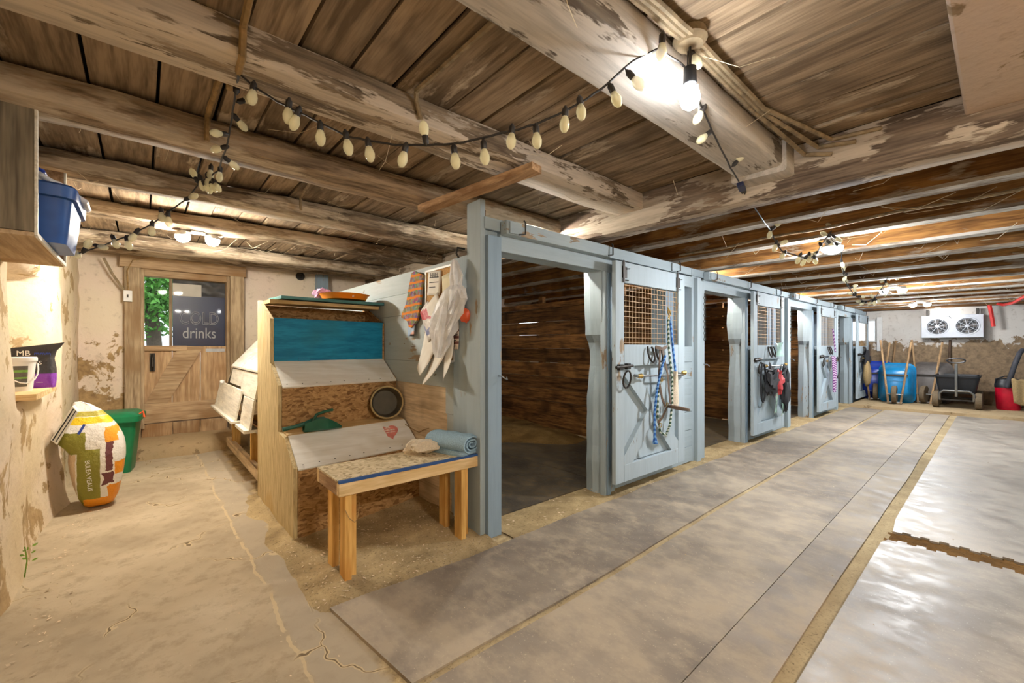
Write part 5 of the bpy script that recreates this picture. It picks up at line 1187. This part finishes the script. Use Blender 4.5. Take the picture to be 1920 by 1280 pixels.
# ================================================================== FAR END
def Mrot(loc, rz): return loc, rz
def wheel_mb(r, w, c):
    return MB().lathe([(r*.35, -w*.3), (r*.8, -w/2), (r*.95, -w*.42), (r, 0), (r*.95, w*.42), (r*.8, w/2), (r*.35, w*.3)], 20, Matrix.Translation(c) @ Matrix.Rotation(R(90), 4, 'Y'))
def wheelbarrow(loc, rz, mat, label, lean=8, ribs=True, w=.62):
    """standing on its nose, underside towards -y, leaning back on the wall (+y)"""
    t = thing('wheelbarrow', label, 'wheelbarrow', loc, rz, group='wheelbarrows stood on end at the far wall')
    L = Matrix.Rotation(R(-lean), 4, 'X')
    def put(m): m.v = [tuple(L @ Vector(p)) for p in m.v]; return m
    rings = []
    for y, sx, z0, z1, rr in ((.02, .66, .24, .72, .1), (.05, .74, .18, .76, .12), (.2, .9, .1, .84, .14), (.34, 1.0, .04, .9, .15), (.36, 1.06, .02, .93, .16), (.345, 1.0, .05, .89, .15), (.2, .87, .12, .82, .13), (.07, .7, .21, .73, .1)):
        rings.append([(x, y, z+(z0+z1)/2) for x, z in rrect(w*sx, z1-z0, min(rr, w*sx*.4), 4)])
    put(MB().loft(rings)).build('tray', mat, t, smooth=True)
    if ribs:
        for k in range(3): put(MB().bar((-w*.27, .015, .5+.075*k), (w*.27, .015, .5+.075*k), .014, .012, up=(0, 1, 0))).build('rib', mat, t)
    put(MB().tube([(-.1, -.06, .0), (-.15, -.035, .45), (-.2, -.02, .9), (-.255, -.02, 1.4)], .02, 8)).build('handle', M['handle_wood'], t, smooth=True)
    put(MB().tube([(.1, -.06, .0), (.15, -.035, .45), (.2, -.02, .9), (.25, -.02, 1.34)], .02, 8)).build('handle', M['handle_wood'], t, smooth=True)
    put(wheel_mb(.19, .09, (0, -.08, .2))).build('wheel', M['tyre'], t, smooth=True)
    put(MB().tube([(-.13, -.07, .2), (.13, -.07, .2)], .01, 6)).build('axle', M['steel'], t)
    put(MB().bar((-.13, -.05, .03), (.13, -.05, .03), .04, .02)).build('nose_bar', M['steel'], t)
    put(MB().bar((-.21, -.012, .62), (.21, -.012, .62), .03, .012, up=(0, 1, 0))).build('cross_brace', M['dark_metal'], t)
    return t
RZ = R(-90)      # local +y (the wall side) becomes world +x
wheelbarrow((12.98, 1.97, .06), RZ+R(8), M['blue_plastic'], 'deep blue wheelbarrow stood on end behind the turquoise one', 5, False, .66)
wheelbarrow((12.42, 1.56, .06), RZ+R(2), M['turquoise'], 'turquoise wheelbarrow stood on end with its ribbed underside facing out', 7, True, .6)
wheelbarrow((13.0, 1.13, .06), RZ-R(10), M['grey_tray'], 'dusty grey wheelbarrow stood on end right of the turquoise one', 5, False, .66)
# dump cart
ct = thing('dump_cart', 'black poly dump cart with a long loop handle', 'cart', (12.72, .62, .06), RZ)
MB().loft([[(x*s, y*s2, z) for x, y in rrect(.62, .8, .06, 3)] for z, s, s2 in ((.3, .82, .86), (.45, .9, .93), (.63, 1, 1), (.63, 1.05, 1.05), (.665, 1.05, 1.05), (.665, .97, .97), (.34, .8, .84))]).build('cart_tub', M['black'], ct, smooth=True)
for sx in (-.3, .3):
    for sy in (-.3, .3): wheel_mb(.165, .1, (sx, sy, .165)).build('wheel', M['tyre'], ct, smooth=True)
MB().tube([(-.24, -.42, .165), (-.24, -.44, .3), (-.18, -.46, .36), (.18, -.46, .36), (.24, -.44, .3), (.24, -.42, .165)], .022, 8).build('axle_frame', M['steel'], ct, smooth=True)
MB().tube([(0, -.44, .25), (0, -.47, .36), (0, -.5, .9)], .022, 8).build('drawbar', M['steel'], ct, smooth=True)
MB().tube([(.13*math.cos(a), -.51, .965+.045*math.sin(a)) for a in [2*math.pi*k/16 for k in range(16)]], .014, 6, closed=True).build('loop_handle', M['black'], ct, smooth=True)
MB().bar((-.3, -.3, .165), (.3, -.3, .165), .03, .03).build('axle', M['dark_metal'], ct); MB().bar((-.3, .3, .165), (.3, .3, .165), .03, .03).build('axle', M['dark_metal'], ct)
# shop vacuum
vc = thing('shop_vacuum', 'red shop vacuum with a black lid at the far right', 'vacuum', (12.95, -.06, .06), RZ)
MB().loft([[(x*s, y*s, z) for x, y in rrect(.36, .36, .12, 4)] for z, s in ((.0, .86), (.03, .9), (.28, .97), (.44, 1.0))]).build('drum', M['red_plastic'], vc, smooth=True)
MB().loft([[(x*s, y*s, z) for x, y in rrect(.36, .36, .12, 4)] for z, s in ((.44, 1.04), (.5, 1.04), (.53, .95), (.6, .8), (.62, .5))]).build('motor_lid', M['black'], vc, smooth=True)
MB().tube([(-.17, -.1, .5), (-.16, -.1, .6), (-.05, -.08, .66), (.05, -.08, .66)], .014, 6).build('handle', M['black'], vc)
MB().tube([(-.02, -.2, .45), (.02, -.22, .62), (.08, -.24, .9), (.14, -.22, 1.12), (.18, -.12, 1.18)], .04, 10).build('hose', flat('grey_hose', C(64, 64, 70), .6), vc, smooth=True)
m = MB(); m.grid(lambda u, v: (.04+.16*u+.03*v, -.27-.02*math.sin(5*u+v), .62-.46*v-.06*u*v+.03*nz(u*3, v*4)), frange(0, 1, .12), frange(0, 1, .1)); m.v = [(12.95+p[1], -.06-p[0], .06+p[2]) for p in m.v]
o = m.build('work_cloth', M['burlap'], smooth=True); o.modifiers.new('t', 'SOLIDIFY').thickness = .012; tag(o, 'tan checked cloth draped over the front of the red vacuum', 'cloth')
m = MB(); m.box(12.6, 12.72, -.5, -.36, 0.06, 2.19); o = m.build('aisle_post', M['blue_deep'], bevel=.005); tag(o, 'grey-blue post at the right edge near the vacuum', 'post')
# fan unit
fu = thing('fan_unit', 'white twin-fan cooling unit mounted on the far wall', 'fan unit', (13.3, .745, 1.5))
MB().box(-.05, .26, -.47, .47, 0, .49).build('casing', M['white_metal'], fu, bevel=.008)
for s in (-.235, .215):
    Mf = Matrix.Translation((-.051, s, .245)) @ Matrix.Rotation(R(-90), 4, 'Y')
    MB().lathe([(.195, 0), (.19, .018), (.168, .018), (.165, .002)], 28, Mf, cap=False).build('fan_ring', M['white_metal'], fu, smooth=True)
    MB().lathe([(.0, .003), (.166, .003), (.166, .001), (0, .001)], 24, Mf).build('fan_well', M['fin'], fu)
    m = MB()
    for k in range(8):
        a = math.pi/4*k+.2; p = Mf @ Vector((.03*math.cos(a), .03*math.sin(a), .02)); q = Mf @ Vector((.175*math.cos(a), .175*math.sin(a), .016)); m.bar(p, q, .008, .004, up=(1, 0, 0))
    for r_ in (.1, .15): m.tube([Mf @ Vector((r_*math.cos(a), r_*math.sin(a), .016)) for a in [2*math.pi*k/24 for k in range(24)]], .002, 4, closed=True)
    g = m.build('fan_guard', M['white_metal'], fu)
    MB().lathe([(.0, .028), (.03, .026), (.036, .012), (.036, .008)], 16, Mf).build('fan_hub', M['white_metal'], g, smooth=True)
    m = MB()
    for k in range(4):
        a = math.pi/2*k; m.quad(*[Mf @ Vector((r_*math.cos(a+da), r_*math.sin(a+da), zz)) for r_, da, zz in ((.03, 0, .005), (.15, -.2, .006), (.15, .5, .011), (.03, .5, .009))])
    m.build('fan_blades', M['grey_tray'], fu)
MB().tube([(-.055, .0, .42), (-.08, .03, .46), (-.06, .08, .47)], .006, 5).build('cable_gland', M['black'], fu)
MB().box(.02, .26, -.4, -.36, .49, .62).build('bracket', M['dark_metal'], fu); MB().box(.02, .26, .36, .4, .49, .62).build('bracket', M['dark_metal'], fu)
cable([(13.28, .2, 2.3), (13.26, .2, 2.2), (13.28, .17, 2.0), (13.28, .14, 1.72)], .035, M['red_pipe'], 'red pipe hanging down at the right of the fan unit', 'pipe', 'red_pipe')
cable([(13.25, .12, 2.2), (12.9, .0, 2.13), (12.4, -.12, 2.13), (11.4, -.25, 2.17), (10.4, -.35, 2.18)], .028, M['red_pipe'], 'red hose running along the ceiling at the far right', 'hose', 'red_hose')
# tools leaning by the far wall
def tool(a, b, r, label, name='tool_handle', mat=None): solid(name, MB().tube([a, b], r, 8), mat or M['handle_wood'], label, 'handle')
tool((13.3, 2.12, .06), (13.52, 2.16, 1.35), .02, 'brown tool handle leaning in the corner under the far window', mat=M['leather'])
tool((13.42, 1.78, .06), (13.52, 1.68, 1.45), .018, 'tool handle with a dark grip leaning behind the blue wheelbarrow')
tool((13.44, 1.22, .06), (13.53, 1.42, 1.42), .018, 'grey wooden tool handle leaning behind the grey wheelbarrow')
tool((13.25, .8, .06), (13.55, .78, 1.45), .024, 'reddish brown tool handle leaning right of the grey wheelbarrow', mat=M['leather'])
